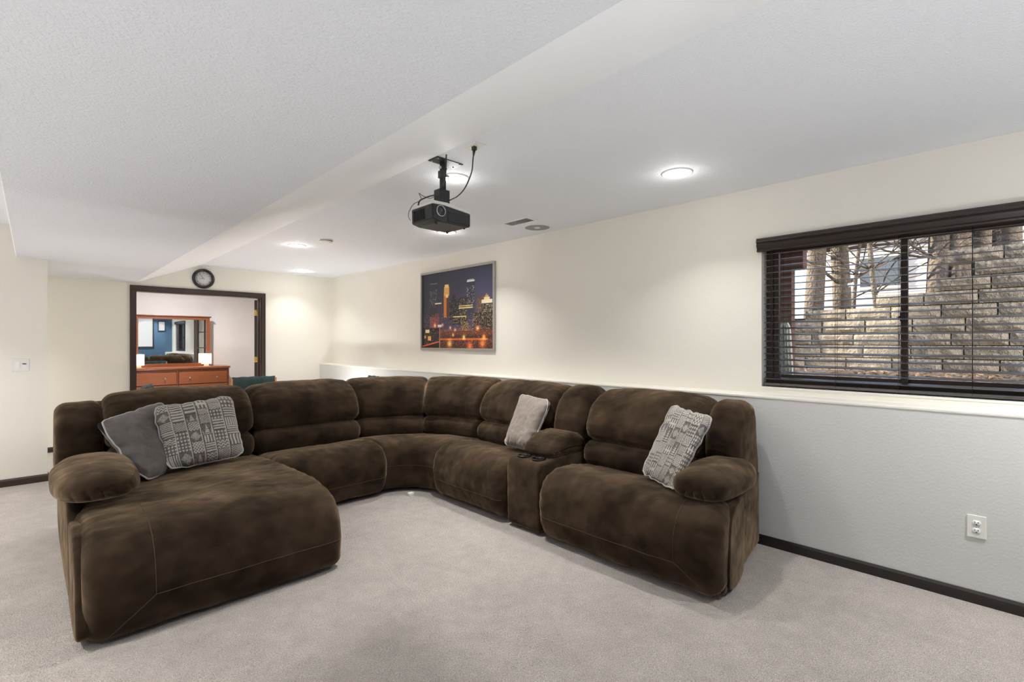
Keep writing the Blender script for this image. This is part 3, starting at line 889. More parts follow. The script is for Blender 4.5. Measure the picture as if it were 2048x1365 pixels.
throw_pillow('throw_pillow', [(2.98, 2.915, .895), (2.95, 2.555, .87), (2.73, 2.590, .492), (2.79, 2.935, .482)], (-1, -.28, .35), .19,
             (M['light_velvet'], M['light_velvet'], M['piping']), 'plain light grey velvet pillow standing beside the console armrest', 'throw pillows on the sectional', seed=3)
throw_pillow('throw_pillow', [(2.97, 1.545, .93), (2.90, 1.235, .885), (2.60, 1.335, .484), (2.80, 1.67, .490)], (-1, -.62, .45), .18,
             (M['print'], M['light_velvet'], M['piping']), 'grey and cream geometric print pillow against the right recliner arm', 'throw pillows on the sectional', motif_print(RES + 1, RES + 1, 8), RES, 4)

# ------------------------------------------------------------------ picture on the right wall
def skyline(nx, ny):
    """night skyline print: rows from bottom (0) to top"""
    r = np.random.default_rng(3)
    X, Y = np.meshgrid((np.arange(nx) + .5) / nx, (np.arange(ny) + .5) / ny, indexing='ij')
    img = np.zeros((nx, ny, 3))
    top = np.array([50, 52, 72]); low = np.array([72, 66, 92])
    img[:] = top + (low - top) * np.clip((0.9 - Y) / 0.5, 0, 1)[..., None]
    glow = np.exp(-((X - .88) / .25) ** 2 - ((Y - .70) / .25) ** 2)[..., None]
    img += glow * np.array([26, 26, 38]); img *= (0.62 + 0.38 * np.clip(X * 1.5 + .25, 0, 1))[..., None]
    def rect(x0, x1, y0, y1, col, a=1.0):
        m = (X >= x0) & (X < x1) & (Y >= y0) & (Y < y1)
        img[m] = img[m] * (1 - a) + np.array(col) * a
    def windows(x0, x1, y0, y1, col, p, sx=3, sy=4):
        i0, i1, j0, j1 = int(x0 * nx), int(x1 * nx), int(y0 * ny), int(y1 * ny)
        for i in range(i0, i1, sx):
            for j in range(j0, j1, sy):
                if r.random() < p:
                    k = r.uniform(.45, 1.0); img[i:i + sx - 1, j:j + sy - 2] = np.array(col) * k
    # towers
    rect(.12, .235, .34, .86, (44, 46, 60)); windows(.12, .235, .55, .78, (200, 205, 205), .38); rect(.125, .235, .855, .867, (150, 150, 160), .7); rect(.20, .30, .585, .60, (240, 225, 180))
    rect(.33, .42, .40, .76, (92, 58, 40)); rect(.335, .375, .40, .72, (214, 128, 58)); rect(.34, .415, .68, .80, (236, 178, 92)); rect(.35, .405, .79, .83, (250, 214, 140)); rect(.365, .40, .655, .70, (250, 220, 150)); windows(.38, .42, .42, .66, (60, 40, 34), .5)
    rect(.42, .56, .36, .62, (34, 32, 40)); windows(.42, .56, .38, .62, (190, 190, 160), .30); rect(.46, .50, .60, .68, (40, 36, 46))
    rect(.56, .67, .40, .64, (52, 48, 56)); windows(.56, .67, .42, .63, (240, 214, 150), .35)
    rect(.66, .76, .36, .84, (56, 58, 78)); windows(.66, .76, .50, .78, (225, 225, 215), .45, 3, 5); rect(.66, .76, .825, .845, (236, 236, 236)); rect(.67, .75, .845, .855, (190, 190, 205))
    rect(.55, .74, .50, .515, (250, 225, 150)); rect(.55, .74, .53, .542, (238, 205, 130))
    rect(.79, .90, .42, .64, (104, 78, 72)); windows(.79, .90, .44, .63, (230, 180, 120), .35)
    rect(.85, .985, .36, .55, (60, 52, 52)); windows(.85, .985, .38, .54, (240, 225, 180), .5, 3, 5); rect(.85, .98, .545, .59, (250, 238, 205)); rect(.88, .95, .59, .615, (250, 225, 170)); rect(.895, .935, .615, .64, (220, 180, 120)); rect(.905, .92, .64, .66, (180, 140, 100))
    rect(.74, 1.0, .20, .44, (40, 32, 34)); windows(.74, 1.0, .24, .45, (240, 205, 150), .33)
    rect(.46, .66, .30, .42, (30, 28, 32)); rect(.47, .65, .395, .408, (250, 230, 160)); windows(.47, .65, .32, .39, (235, 205, 130), .55, 4, 5)
    rect(.58, .68, .20, .33, (70, 50, 40)); windows(.585, .68, .21, .33, (255, 225, 140), .8, 4, 4)
    rect(.12, .27, .27, .42, (124, 66, 70)); windows(.12, .27, .28, .42, (210, 130, 110), .45, 3, 4); rect(.20, .25, .40, .46, (110, 62, 66))
    # dark trees, street, lights
    rect(0, 1, 0, .22, (40, 24, 20)); rect(0, .26, .10, .27, (28, 20, 20))
    m = (Y < .27) & (Y > .14); img[m] *= r.uniform(.6, 1.25, m.sum())[:, None]
    band = np.exp(-((Y - .20) / .05) ** 2) * (X > .27); img += band[..., None] * np.array([120, 52, 16]) * r.uniform(.2, 1.0, (nx, ny))[..., None]
    rect(.27, .93, .105, .128, (210, 96, 34)); rect(.93, 1, .10, .12, (110, 50, 30))
    for (cx, cy, rr, c) in ((.20, .30, .025, (255, 170, 90)), (.315, .305, .022, (255, 110, 60)), (.43, .265, .018, (255, 160, 80)), (.50, .235, .018, (255, 140, 60)), (.47, .17, .02, (255, 190, 110)), (.42, .06, .05, (255, 180, 80)), (.80, .25, .03, (255, 140, 60)), (.86, .06, .05, (230, 110, 40)), (.88, .14, .03, (255, 150, 60)), (.70, .03, .05, (235, 90, 40)), (.62, .14, .03, (220, 200, 120))):
        g = np.exp(-((X - cx) ** 2 * 2.1 + (Y - cy) ** 2) / rr ** 2); img += g[..., None] * np.array(c)
    rect(.245, .30, .275, .31, (235, 235, 225)); rect(.268, .278, .0, .28, (176, 120, 90))
    rect(.05, .115, .205, .25, (250, 225, 180)); rect(.09, .14, .10, .16, (240, 170, 90)); rect(.03, .06, .13, .17, (200, 150, 90))
    st = (Y < .10) & (X > .27); img[st] += (r.random((nx, ny))[st] > .80)[:, None] * np.array([200, 90, 40]) * r.uniform(.3, 1, st.sum())[:, None]
    st = (Y < .09) & (X <= .27); img[st] += (np.abs(Y[st] - .02 - X[st] * .25) < .008)[:, None] * np.array([200, 70, 30])
    sp = (r.random((nx, ny)) > .985) & (Y < .45) & (Y > .05); img[sp] = np.array([255, 225, 180])
    img = np.clip(img, 0, 255) / 255
    lin = np.where(img <= .04045, img / 12.92, ((img + .055) / 1.055) ** 2.4)
    return np.concatenate([lin, np.ones((nx, ny, 1))], axis=2)

PY0, PY1, PZ0, PZ1 = 3.985, 5.425, 1.238, 2.235
pic = thing('framed_picture', (XU, (PY0 + PY1) / 2, PZ0), 'large silver framed night city skyline print on the cream wall', 'picture')
fw_, fd = 0.026, 0.028
def pbar(a, b): adopt(MB().box(a, b, bev=0.003).build('frame_bar', M['silver']), pic)
pbar((XU - fd, PY0, PZ0), (XU - 0.001, PY0 + fw_, PZ1)); pbar((XU - fd, PY1 - fw_, PZ0), (XU - 0.001, PY1, PZ1))
pbar((XU - fd, PY0 + fw_, PZ0), (XU - 0.001, PY1 - fw_, PZ0 + fw_)); pbar((XU - fd, PY0 + fw_, PZ1 - fw_), (XU - 0.001, PY1 - fw_, PZ1))
NX, NY = 360, 250
mb = MB(); bm = mb.bm
gv = [[bm.verts.new((XU - 0.010, PY1 - fw_ - (PY1 - PY0 - 2 * fw_) * i / (NX - 1), PZ0 + fw_ + (PZ1 - PZ0 - 2 * fw_) * j / (NY - 1))) for j in range(NY)] for i in range(NX)]
for i in range(NX - 1):
    for j in range(NY - 1):
        bm.faces.new([gv[i][j], gv[i + 1][j], gv[i + 1][j + 1], gv[i][j + 1]])
po = mb.build('print', M['city'], fix=False)
at = po.data.color_attributes.new('print', 'FLOAT_COLOR', 'POINT'); at.data.foreach_set('color', skyline(NX, NY).reshape(-1).astype(np.float32))
adopt(po, pic)
adopt(MB().box((XU - 0.009, PY0 + 0.01, PZ0 + 0.01), (XU - 0.001, PY1 - 0.01, PZ1 - 0.01)).build('backing_board', M['black_plastic']), pic)

# ------------------------------------------------------------------ wall clock
CXK, CZK = 1.752, 2.250
ck = thing('wall_clock', (CXK, YF, CZK), 'round black rimmed wall clock with grey face above the doorway', 'clock')
MB().lathe((0, 0, 0), [(0.001, -0.002), (0.142, -0.002), (0.142, -0.018), (0.132, -0.032), (0.118, -0.034), (0.106, -0.022), (0.103, -0.014), (0.103, -0.006)], n=48, axis='Y').build('rim', M['gloss_black'], ck)
MB().lathe((0, 0, 0), [(0.001, -0.0125), (0.104, -0.0125), (0.104, -0.006), (0.001, -0.006)], n=40, axis='Y').build('face', M['clock_face'], ck)
for k in range(12):
    a = 2 * math.pi * k / 12; mb = MB()
    mb.box((-0.0022, -0.0138, 0.078), (0.0022, -0.0122, 0.094), M=Matrix.Rotation(a, 4, 'Y'))
    mb.build('hour_mark', M['dark_metal'], ck)
def hand(name, ang, ln, w):
    MB().prism([(-w, -0.014), (w, -0.014), (w * .4, ln), (-w * .4, ln)], -0.0165, -0.0150, 'Y').build(name, M['gloss_black'], ck).rotation_euler = (0, R(ang), 0)
hand('minute_hand', -36, 0.082, 0.0032); hand('hour_hand', -96, 0.056, 0.0036)
MB().lathe((0, 0, 0), [(0.001, -0.019), (0.005, -0.018), (0.006, -0.014)], n=12, axis='Y').build('hub', M['nickel'], ck)
MB().lathe((0, 0, 0), [(0.001, -0.0205), (0.105, -0.0200), (0.105, -0.0190), (0.001, -0.0190)], n=40, axis='Y').build('glass', M['glass'], ck)

# ------------------------------------------------------------------ ceiling fittings
sm = thing('smoke_detector', (2.235, 5.117, ZC), 'white round smoke detector on the ceiling beside a downlight', 'smoke detector')
MB().lathe((0, 0, 0), [(0.001, 0), (0.070, 0), (0.070, -0.008), (0.064, -0.011), (0.064, -0.020), (0.058, -0.028), (0.03, -0.034), (0.001, -0.035)], n=36).build('body', M['white_plastic'], sm)
MB().lathe((0, 0, 0), [(0.0655, -0.012), (0.0665, -0.0145), (0.0655, -0.017)], n=36).build('vent_slot', M['dark_metal'], sm)
MB().lathe((0.018, -0.018, 0), [(0.001, -0.036), (0.008, -0.035), (0.010, -0.031)], n=14).build('test_button', M['white_trim'], sm)

vt = thing('ceiling_vent', (3.15, 3.12, ZC), 'small white ceiling register vent beside the round speaker', 'vent')
vl, vw = 0.165, 0.075
for (a, b) in (((-vw, -vl, -0.006), (-vw + 0.02, vl, 0)), ((vw - 0.02, -vl, -0.006), (vw, vl, 0)), ((-vw + 0.02, -vl, -0.006), (vw - 0.02, -vl + 0.02, 0)), ((-vw + 0.02, vl - 0.02, -0.006), (vw - 0.02, vl, 0))):
    MB().box(a, b, bev=0.002).build('frame_bar', M['white_trim'], vt)
MB().box((-vw + 0.015, -vl + 0.015, -0.0015), (vw - 0.015, vl - 0.015, -0.0005)).build('backing', M['dark_metal'], vt)
lv = None
for k in range(14):
    y = -vl + 0.03 + (2 * vl - 0.06) * k / 13
    if lv is None:
        lv = o = MB().box((-vw + 0.02, -0.0062, -0.0008), (vw - 0.02, 0.0062, 0.0008)).build('louver', M['white_trim'], vt)
    else:
        o = lv.copy(); COL.objects.link(o); o.parent = vt
    o.location = (0, y, -0.0045); o.rotation_euler = (R(26 if k < 7 else 14), 0, 0)

sk = thing('ceiling_speaker', (3.425, 3.15, ZC), 'round grey grille ceiling speaker beside the register vent', 'speaker')
MB().lathe((0, 0, 0), [(0.128, 0), (0.130, -0.004), (0.124, -0.007), (0.117, -0.006), (0.116, 0)], n=48).build('rim', M['white_trim'], sk)
MB().lathe((0, 0, 0), [(0.001, -0.0055), (0.06, -0.005), (0.117, -0.0035), (0.117, 0)], n=44).build('grille', M['grille'], sk)
MB().lathe((0, 0, 0), [(0.012, -0.0055), (0.024, -0.0085), (0.032, -0.0060)], n=24).build('tweeter_ring', M['white_trim'], sk)

# ------------------------------------------------------------------ projector
pj = thing('projector', (1.75, 2.39, 2.026), 'black video projector with white top hanging from a ceiling mount', 'projector')
px0, px1, py0, py1, pz0, pz1 = 1.612, 1.889, 2.285, 2.50, 2.026, 2.135
def pp(name, mb, m): return adopt(mb.build(name, m), pj)
mb = MB(); mb.prism([(px0 + .002, pz0 + .012), (px0 + .05, pz0), (px1 - .02, pz0), (px1, pz0 + .006), (px1, pz1 - .026), (px0 + .08, pz1 - .010), (px0, pz1 - .012)], py0, py1, 'Y'); t_ = bmesh.ops.bevel(mb.bm, geom=mb.bm.edges[:], offset=0.004, segments=2, affect='EDGES')
pp('body', mb, M['black_plastic'])
mb = MB(); mb.prism([(px0 - .003, pz1 - .012), (px0 + .08, pz1 - .010), (px1 + .002, pz1 - .026), (px1 - .002, pz1 - .012), (px0 + .10, pz1 + .008), (px0 + .005, pz1 + .006)], py0 - .003, py1 + .003, 'Y'); bmesh.ops.bevel(mb.bm, geom=mb.bm.edges[:], offset=0.003, segments=2, affect='EDGES')
pp('top_cover', mb, M['white_plastic'])
LX, LZ = 1.668, 2.088
pp('front_panel', MB().box((LX + .05, py0 - .0025, pz0 + .012), (px1 - .008, py0 + .002, pz1 - .040), bev=.001), M['gloss_black'])
mb = MB(); mb.lathe((LX, py0, LZ), [(0.033, 0.004), (0.033, -0.006), (0.030, -0.010), (0.0285, -0.009), (0.0275, 0.0), (0.0275, 0.004)], n=36, axis='Y')
pp('lens_ring', mb, M['nickel'])
mb = MB(); mb.lathe((LX, py0, LZ), [(0.0275, -0.001), (0.022, -0.0005), (0.021, 0.003), (0.020, 0.003)], n=32, axis='Y'); pp('lens_barrel', mb, M['gloss_black'])
mb = MB(); mb.lathe((LX, py0, LZ), [(0.001, -0.006), (0.010, -0.0045), (0.019, 0.0), (0.021, 0.003)], n=28, axis='Y'); pp('lens', mb, M['lens_glass'])
gx = px0 - 0.001
for k in range(9):
    y = py0 + 0.085 + k * 0.0125
    pp('vent_slat', MB().box((gx - .0025, y, pz0 + .022), (gx + .003, y + .006, pz1 - .026)), M['dark_metal'])
pp('foot', MB().cyl((px0 + .045, py0 + .03, pz0 + .001), (px0 + .045, py0 + .03, pz0 - .012), .008), M['black_plastic'])
pp('foot', MB().cyl((px1 - .035, py1 - .03, pz0 + .001), (px1 - .035, py1 - .03, pz0 - .010), .008), M['black_plastic'])
pp('foot', MB().cyl((px1 - .025, py0 + .03, pz0 + .001), (px1 - .025, py0 + .03, pz0 - .006), .006), M['black_plastic'])
# mount (part of the same hung unit)
mx, my = 1.772, 2.405
pp('mount_plate', MB().box((1.694, 2.352, ZC - .006), (1.886, 2.446, ZC), bev=.001), M['dark_metal'])
for (x, y) in ((1.71, 2.366), (1.87, 2.366), (1.71, 2.432), (1.87, 2.432)):
    pp('screw', MB().cyl((x, y, ZC - .005), (x, y, ZC - .010), .005, n=8), M['nickel'])
pp('mount_pole', MB().box((mx - .016, my - .012, 2.25), (mx + .016, my + .012, ZC - .005), bev=.003), M['dark_metal'])
mb = MB(); mb.box((mx - .020, my - .015, 2.335), (mx + .014, my + .015, 2.372), bev=.003); mb.box((mx - .028, my - .018, 2.325), (mx - .016, my + .012, 2.368), bev=.002)
pp('pole_clamp', mb, M['black_plastic'])
pp('clamp_knob', MB().cyl((mx - .024, my, 2.39), (mx + .026, my, 2.39), .009, n=12), M['nickel'])
pp('clamp_knob', MB().cyl((mx + .014, my - .012, 2.345), (mx + .034, my - .012, 2.345), .008, n=12), M['nickel'])
mb = MB(); mb.box((mx - .045, my - .03, 2.135), (mx + .030, my + .03, 2.253), bev=.004)
pp('mount_head', mb, M['dark_metal'])
# cables
def cable(name, pts, r, label, m='black_plastic'):
    o = MB().tube(spline(pts, 10), r, n=8).build(name, M[m]); return tag(o, label, 'cable')
cable('power_cable', [(1.752, 2.094, ZC - .052), (1.752, 2.098, 2.35), (1.760, 2.12, 2.29), (1.772, 2.19, 2.225), (1.782, 2.27, 2.195), (1.79, 2.35, 2.19), (1.795, 2.40, 2.188)], .0036, 'black power cable looping from the ceiling outlet to the projector')
cable('video_cable', [(1.701, 2.275, ZC - .012), (1.705, 2.285, 2.36), (1.712, 2.30, 2.31), (1.735, 2.36, 2.262), (1.742, 2.425, 2.232), (1.705, 2.47, 2.215), (1.660, 2.485, 2.185), (1.645, 2.48, 2.142)], .0045, 'grey video cable hanging behind the projector mount pole', 'dark_metal')
cable('thin_cable', [(1.735, 2.37, 2.16), (1.70, 2.36, 2.20), (1.66, 2.375, 2.178), (1.625, 2.40, 2.19), (1.618, 2.43, 2.21), (1.64, 2.44, 2.178), (1.61, 2.47, 2.155), (1.594, 2.49, 2.12), (1.590, 2.50, 2.085), (1.606, 2.501, 2.06)], .0018, 'thin tangled black wire on top of the projector')
pl = thing('ceiling_outlet', (1.757, 2.09, ZC), 'white ceiling outlet plate with a black plug above the projector', 'outlet')
MB().box((-.036, -.058, -.005), (.036, .058, 0), bev=.002).build('cover_plate', M['white_plastic'], pl)
mb = MB(); mb.box((-.013, -.012, -.026), (.008, .012, -.004), bev=.003); mb.cyl((-.003, 0, -.026), (-.005, .003, -.055), .009, .0045, n=10)
mb.build('plug', M['black_plastic'], pl)
mb = MB(); mb.lathe((0, 0, 0), [(0.001, -.0062), (.016, -.0062), (.017, -.004)], n=20); ob = mb.build('receptacle', M['white_trim'], pl); ob.location = (0, .02, 0)

# ------------------------------------------------------------------ electrical plates
def outlet(x, y, z):
    t = thing('wall_outlet', (x, y, z), 'white duplex outlet low on the pale wall right of the sofa', 'outlet')
    MB().box((-.0065, -.0365, -.0575), (0, .0365, .0575), bev=.003).build('cover_plate', M['white_plastic'], t)
    for dz in (.0195, -.0195):
        mb = MB(); mb.lathe((0, 0, dz), [(.0165, -.004), (.0165, -.0085), (.0155, -.0092), (.001, -.0092)], n=28, axis='X')
        for v in mb.bm.verts: v.co.z = dz + max(-.0128, min(.0128, v.co.z - dz))
        f = mb.build('receptacle', M['white_trim'], t)
        for dy, h in ((.006, .0045), (-.006, .0036)):
            MB().box((-.0100, dy - .0011, dz + .004 - h), (-.0090, dy + .0011, dz + .004 + h)).build('slot', M['gloss_black'], f)
        MB().cyl((-.0090, 0, dz - .0075), (-.0100, 0, dz - .0075), .0027, n=12).build('slot', M['gloss_black'], f)
    MB().cyl((-.006, 0, 0), (-.0078, 0, 0), .003, n=10).build('screw', M['nickel'], t)
outlet(XL, 0.120, 0.392)
sw = thing('light_switch', (-0.082, 6.49, 1.122), 'white double wall switch plate on the left cream wall', 'switch')
MB().box((-.057, -.0065, -.058), (.057, 0, .058), bev=.003).build('cover_plate', M['white_plastic'], sw)
MB().prism([(-.0075, -.033), (-.0135, 0.033), (-.004, .033), (-.004, -.033)], -.040, -.007, 'X').build('rocker', M['white_trim'], sw)
f = MB().box((.008, -.0085, -.033), (.040, -.004, .033), bev=.001).build('dimmer', M['white_trim'], sw)
MB().box((.011, -.013, .006), (.037, -.008, .013), bev=.001).build('slider', M['dark_metal'], f)

# ------------------------------------------------------------------ bedroom: dresser, mirror, lamps
dr = thing('dresser', (1.773, 10.24, 0), 'cherry wood dresser with small knobs seen through the doorway', 'dresser')
x0, x1, y0, y1 = .985, 2.56, 10.0, 10.48
dp = lambda name, a, b, m, bev=.003: adopt(MB().box(a, b, bev=bev).build(name, m), dr)
dp('top', (x0 - .018, y0 - .02, .872), (x1 + .018, y1, .905), M['cherry'], .006)
dp('side_panel', (x0, y0, .09), (x0 + .03, y1, .872), M['cherry_dark']); dp('side_panel', (x1 - .03, y0, .09), (x1, y1, .872), M['cherry_dark'])
dp('back_panel', (x0 + .03, y1 - .02, .09), (x1 - .03, y1, .872), M['cherry_dark'])
dp('divider', (1.758, y0 + .004, .10), (1.788, y1 - .02, .872), M['cherry_dark'])
dp('base_rail', (x0 + .03, y0 + .01, .09), (x1 - .03, y0 + .04, .13), M['cherry_dark'])
dp('top_rail', (x0 + .03, y0 + .003, .825), (x1 - .03, y0 + .03, .872), M['cherry_dark'])
for (zb, zt) in ((.612, .82), (.38, .60), (.14, .368)):
    for (xa, xb) in ((x0 + .034, 1.755), (1.791, x1 - .034)):
        d = dp('drawer', (xa, y0 - .006, zb), (xb, y0 + .35, zt), M['cherry'])
        for q in (.22, .78):
            mb = MB(); mb.lathe((xa + (xb - xa) * q, y0 - .006, (zb + zt) / 2), [(.005, .004), (.005, -.012), (.014, -.018), (.014, -.024), (.008, -.028), (.001, -.029)], n=14, axis='Y')
            adopt(mb.build('knob', M['nickel']), d)
for (x, y) in ((x0 + .025, y0 + .03), (x1 - .025, y0 + .03), (x0 + .025, y1 - .04), (x1 - .025, y1 - .04)):
    dp('leg', (x - .022, y - .022, 0), (x + .022, y + .022, .10), M['cherry_dark'])
mr = thing('dresser_mirror', (1.77, 10.33, .905), 'wide cherry framed mirror standing on the dresser top', 'mirror')
ax, bx, az, bz, my0, my1 = 1.215, 2.325, .905, 1.785, 10.315, 10.35
mp_ = lambda name, a, b, m, bev=.003: adopt(MB().box(a, b, bev=bev).build(name, m), mr)
mp_('frame_bar', (ax, my0, az), (ax + .055, my1, bz), M['cherry']); mp_('frame_bar', (bx - .055, my0, az), (bx, my1, bz), M['cherry'])
mp_('frame_bar', (ax + .055, my0, az), (bx - .055, my1, az + .055), M['cherry']); mp_('frame_bar', (ax + .055, my0, bz - .045), (bx - .055, my1, bz), M['cherry'])
mp_('crown', (ax - .02, my0 - .02, bz), (bx + .02, my1 + .01, bz + .022), M['cherry_dark'], .005)
mp_('mirror_glass', (ax + .05, my0 + .012, az + .05), (bx - .05, my0 + .016, bz - .04), M['mirror'], 0)
mp_('back_panel', (ax + .01, my0 + .017, az + .01), (bx - .01, my1 + .004, bz - .01), M['cherry_dark'], 0)
def table_lamp(x, y, label):
    t = thing('table_lamp', (x, y, .905), label, 'lamp', 'lamps on the dresser')
    MB().lathe((0, 0, 0), [(.001, 0), (.055, 0), (.055, .006), (.040, .012), (.036, .035), (.012, .042), (.001, .042)], n=24).build('base', M['nickel'], t)
    MB().lathe((0, 0, 0), [(.078, .040), (.080, .042), (.080, .222), (.078, .224)], n=36).build('lamp_shade', M['shade'], t)
table_lamp(2.25, 10.225, 'small lit drum shade lamp at the right end of the dresser')
table_lamp(1.262, 10.225, 'small lit drum shade lamp half hidden by the left door casing')

# ------------------------------------------------------------------ dining set behind the sofa
def dining_chair(x, y, rz, label):
    t = thing('dining_chair', (x, y, 0), label, 'chair', 'green upholstered chairs around the round table', rz)
    # local: seat faces -y, back at +y
    MB().box((-.23, -.22, .42), (.23, .22, .49), bev=.03).build('seat', M['teal'], t)
    mb = MB(); bm = mb.bm; n = 28; mrows = 14; rows = []
    for side in (-1, 1):
        g = []
        for i in range(n + 1):
            s = i / n * 2 - 1; col = []
            for j in range(mrows + 1):
                q = j / mrows
                z = .56 + .34 * q + (-.006 * (1 - abs(math.cos(s * math.pi * 2.0))) if q > .9 else 0)
                yb = .205 + .06 * q - .045 * s * s + .0 
                edge = min(1, (1 - abs(s)) * 9) ** .5 * min(1, min(q, 1 - q) * 8) ** .5
                tuft = .006 * math.cos(s * math.pi * 4) * edge
                col.append(bm.verts.new((s * .245, yb + side * (.004 + .026 * edge) - (tuft if side < 0 else -tuft), z)))
            g.append(col)
        rows.append(g)
        for i in range(n):
            for j in range(mrows):
                f = bm.faces.new([g[i][j], g[i + 1][j], g[i + 1][j + 1], g[i][j + 1]]); f.smooth = True
    A, B = rows
    for i in range(n):
        bm.faces.new([A[i][0], B[i][0], B[i + 1][0], A[i + 1][0]]); bm.faces.new([A[i][-1], A[i + 1][-1], B[i + 1][-1], B[i][-1]])
    for j in range(mrows):
        bm.faces.new([A[0][j], A[0][j + 1], B[0][j + 1], B[0][j]]); bm.faces.new([A[-1][j], B[-1][j], B[-1][j + 1], A[-1][j + 1]])
    mb.build('backrest', M['teal'], t)
    for s in (-1, 1):
        MB().prism([(.17, .40), (.215, .40), (.215, .56), (.245, .88), (.205, .88), (.165, .60)], s * .25 - .011, s * .25 + .011, 'X').build('back_post', M['oak'], t)
        MB().cyl((s * .20, .19, .43), (s * .225, .25, 0), .02, .013, n=10).build('leg', M['oak'], t)
        MB().cyl((s * .20, -.18, .43), (s * .215, -.21, 0), .02, .013, n=10).build('leg', M['oak'], t)
    return t
dining_chair(1.98, 6.50, R(-6), 'green tufted chair with oak sides before the doorway')
dining_chair(1.05, 6.02, R(78), 'green chair mostly hidden behind the chaise backrest')
dining_chair(2.90, 5.72, R(-100), 'green chair mostly hidden behind the corner seat')
tb = thing('dining_table', (2.0, 5.72, 0), 'round oak pedestal table hidden behind the sofa', 'table')
MB().lathe((0, 0, 0), [(.001, .735), (.52, .735), (.53, .728), (.53, .712), (.50, .70), (.001, .70)], n=48).build('tabletop', M['oak'], tb)
MB().lathe((0, 0, 0), [(.001, .70), (.16, .70), (.07, .64), (.05, .40), (.07, .12), (.24, .03), (.26, 0), (.001, 0)], n=32).build('pedestal', M['oak'], tb)

# ------------------------------------------------------------------ blue wall behind the camera: what the dresser mirror sees
ps = thing('projection_screen', (2.4, YB, 1.1), 'large white projection screen with black border seen in the dresser mirror', 'screen')
psp = lambda name, a, b, m: adopt(MB().box(a, b).build(name, m), ps)
psp('screen_sheet', (1.77, YB + .012, 1.18), (3.07, YB + .016, 2.33), M['screen'])
psp('border', (1.72, YB + .011, 1.13), (1.77, YB + .02, 2.36), M['black_plastic']); psp('border', (3.07, YB + .011, 1.13), (3.11, YB + .02, 2.36), M['black_plastic'])
psp('border', (1.77, YB + .011, 1.13), (3.07, YB + .02, 1.18), M['black_plastic'])
psp('screen_case', (1.71, YB + .002, 2.33), (3.19, YB + .08, 2.42), M['black_plastic'])
pf = thing('small_frame', (3.34, YB, 1.92), 'small black framed print beside the screen seen in the dresser mirror', 'picture')
pfp = lambda name, a, b, m: adopt(MB().box(a, b).build(name, m), pf)
pfp('mat_board', (3.25, YB + .002, 1.76), (3.43, YB + .012, 2.08), M['paper'])
for a, b in (((3.225, 1.735), (3.25, 2.105)), ((3.43, 1.735), (3.455, 2.105)), ((3.25, 1.735), (3.43, 1.76)), ((3.25, 2.08), (3.43, 2.105))):
    pfp('frame_bar', (a[0], YB + .002, a[1]), (b[0], YB + .022, b[1]), M['black_plastic'])

# ------------------------------------------------------------------ outside the window
struct('ground_exterior', MB().box((XU + .30, -4, .6), (7.25, 12, 1.0)), M['leaf_litter'])
# hillside behind the retaining wall
mb = MB(); bm = mb.bm
def hill(x, y): return 1.66 + .45 * (1 / (1 + math.exp((y - .55) * 4))) + .035 * (x - 7.3) + .04 * noise.noise(Vector((x, y, 0)))
gx_ = np.linspace(7.36, 40, 36); gy_ = np.linspace(-14, 26, 48)
gv = [[bm.verts.new((x, y, hill(x, y) - .02)) for y in gy_] for x in gx_]
for i in range(len(gx_) - 1):
    for j in range(len(gy_) - 1):
        f = bm.faces.new([gv[i][j], gv[i + 1][j], gv[i + 1][j + 1], gv[i][j + 1]]); f.smooth = True
struct('ground_hillside', mb, M['leaf_litter'])
# retaining wall of split-face blocks
rw = thing('retaining_wall', (7.2, 1.0, 1.0), 'stepped grey split-face block retaining wall outside the window', 'wall')
BW, BH = .45, .152
protos = []
for q in range(5):
    mb = MB(); bm = mb.bm
    nx, nz = 9, 4
    fr_ = [[bm.verts.new((0, 0, 0)) for j in range(nz + 1)] for i in range(nx + 1)]
    for i in range(nx + 1):
        for j in range(nz + 1):
            y = (i / nx - .5) * (BW - .012); z = (j / nz) * (BH - .010)
            e = min(i, nx - i, j * 1.5, (nz - j) * 1.5)
            fr_[i][j].co = (-.028 * min(1, e / 1.5) - .03 * noise.noise(Vector((y * 7 + q * 9, z * 9, q))) * min(1, e), y, z)
    for i in range(nx):
        for j in range(nz):
            bm.faces.new([fr_[i][j], fr_[i + 1][j], fr_[i + 1][j + 1], fr_[i][j + 1]])
    b0 = [bm.verts.new((.26, y, z)) for y, z in ((-.5 * (BW - .012), 0), (.5 * (BW - .012), 0), (.5 * (BW - .012), BH - .01), (-.5 * (BW - .012), BH - .01))]
    bm.faces.new([v for v in [fr_[i][nz] for i in range(nx + 1)]] + [b0[2], b0[3]])
    bm.faces.new([v for v in [fr_[i][0] for i in range(nx + 1)]][::-1] + [b0[0], b0[1]])
    bm.faces.new([fr_[0][j] for j in range(nz + 1)] + [b0[3], b0[0]]); bm.faces.new([fr_[nx][j] for j in range(nz + 1)][::-1] + [b0[1], b0[2]])
    bm.faces.new(b0)
    bmesh.ops.recalc_face_normals(bm, faces=bm.faces[:])
    me = bpy.data.meshes.new('block'); bm.to_mesh(me); bm.free(); me.materials.append(M['block']); protos.append(me)
for row in range(10):
    yy = -2.4 + (row % 2) * BW / 2 + .07 * math.sin(row * 2.3)
    while yy < 3.6:
        lim = 5 if yy > .93 else 6 if yy > .72 else 7 if yy > .30 else 9
        if yy > 2.0: lim = 4
        if row < lim:
            o = bpy.data.objects.new('block', protos[(row * 3 + int((yy + 5) / BW)) % 5]); COL.objects.link(o); o.parent = rw
            o.location = (.012 * row + random.uniform(-.008, .008), yy - 1.0, BH * row)
        yy += BW
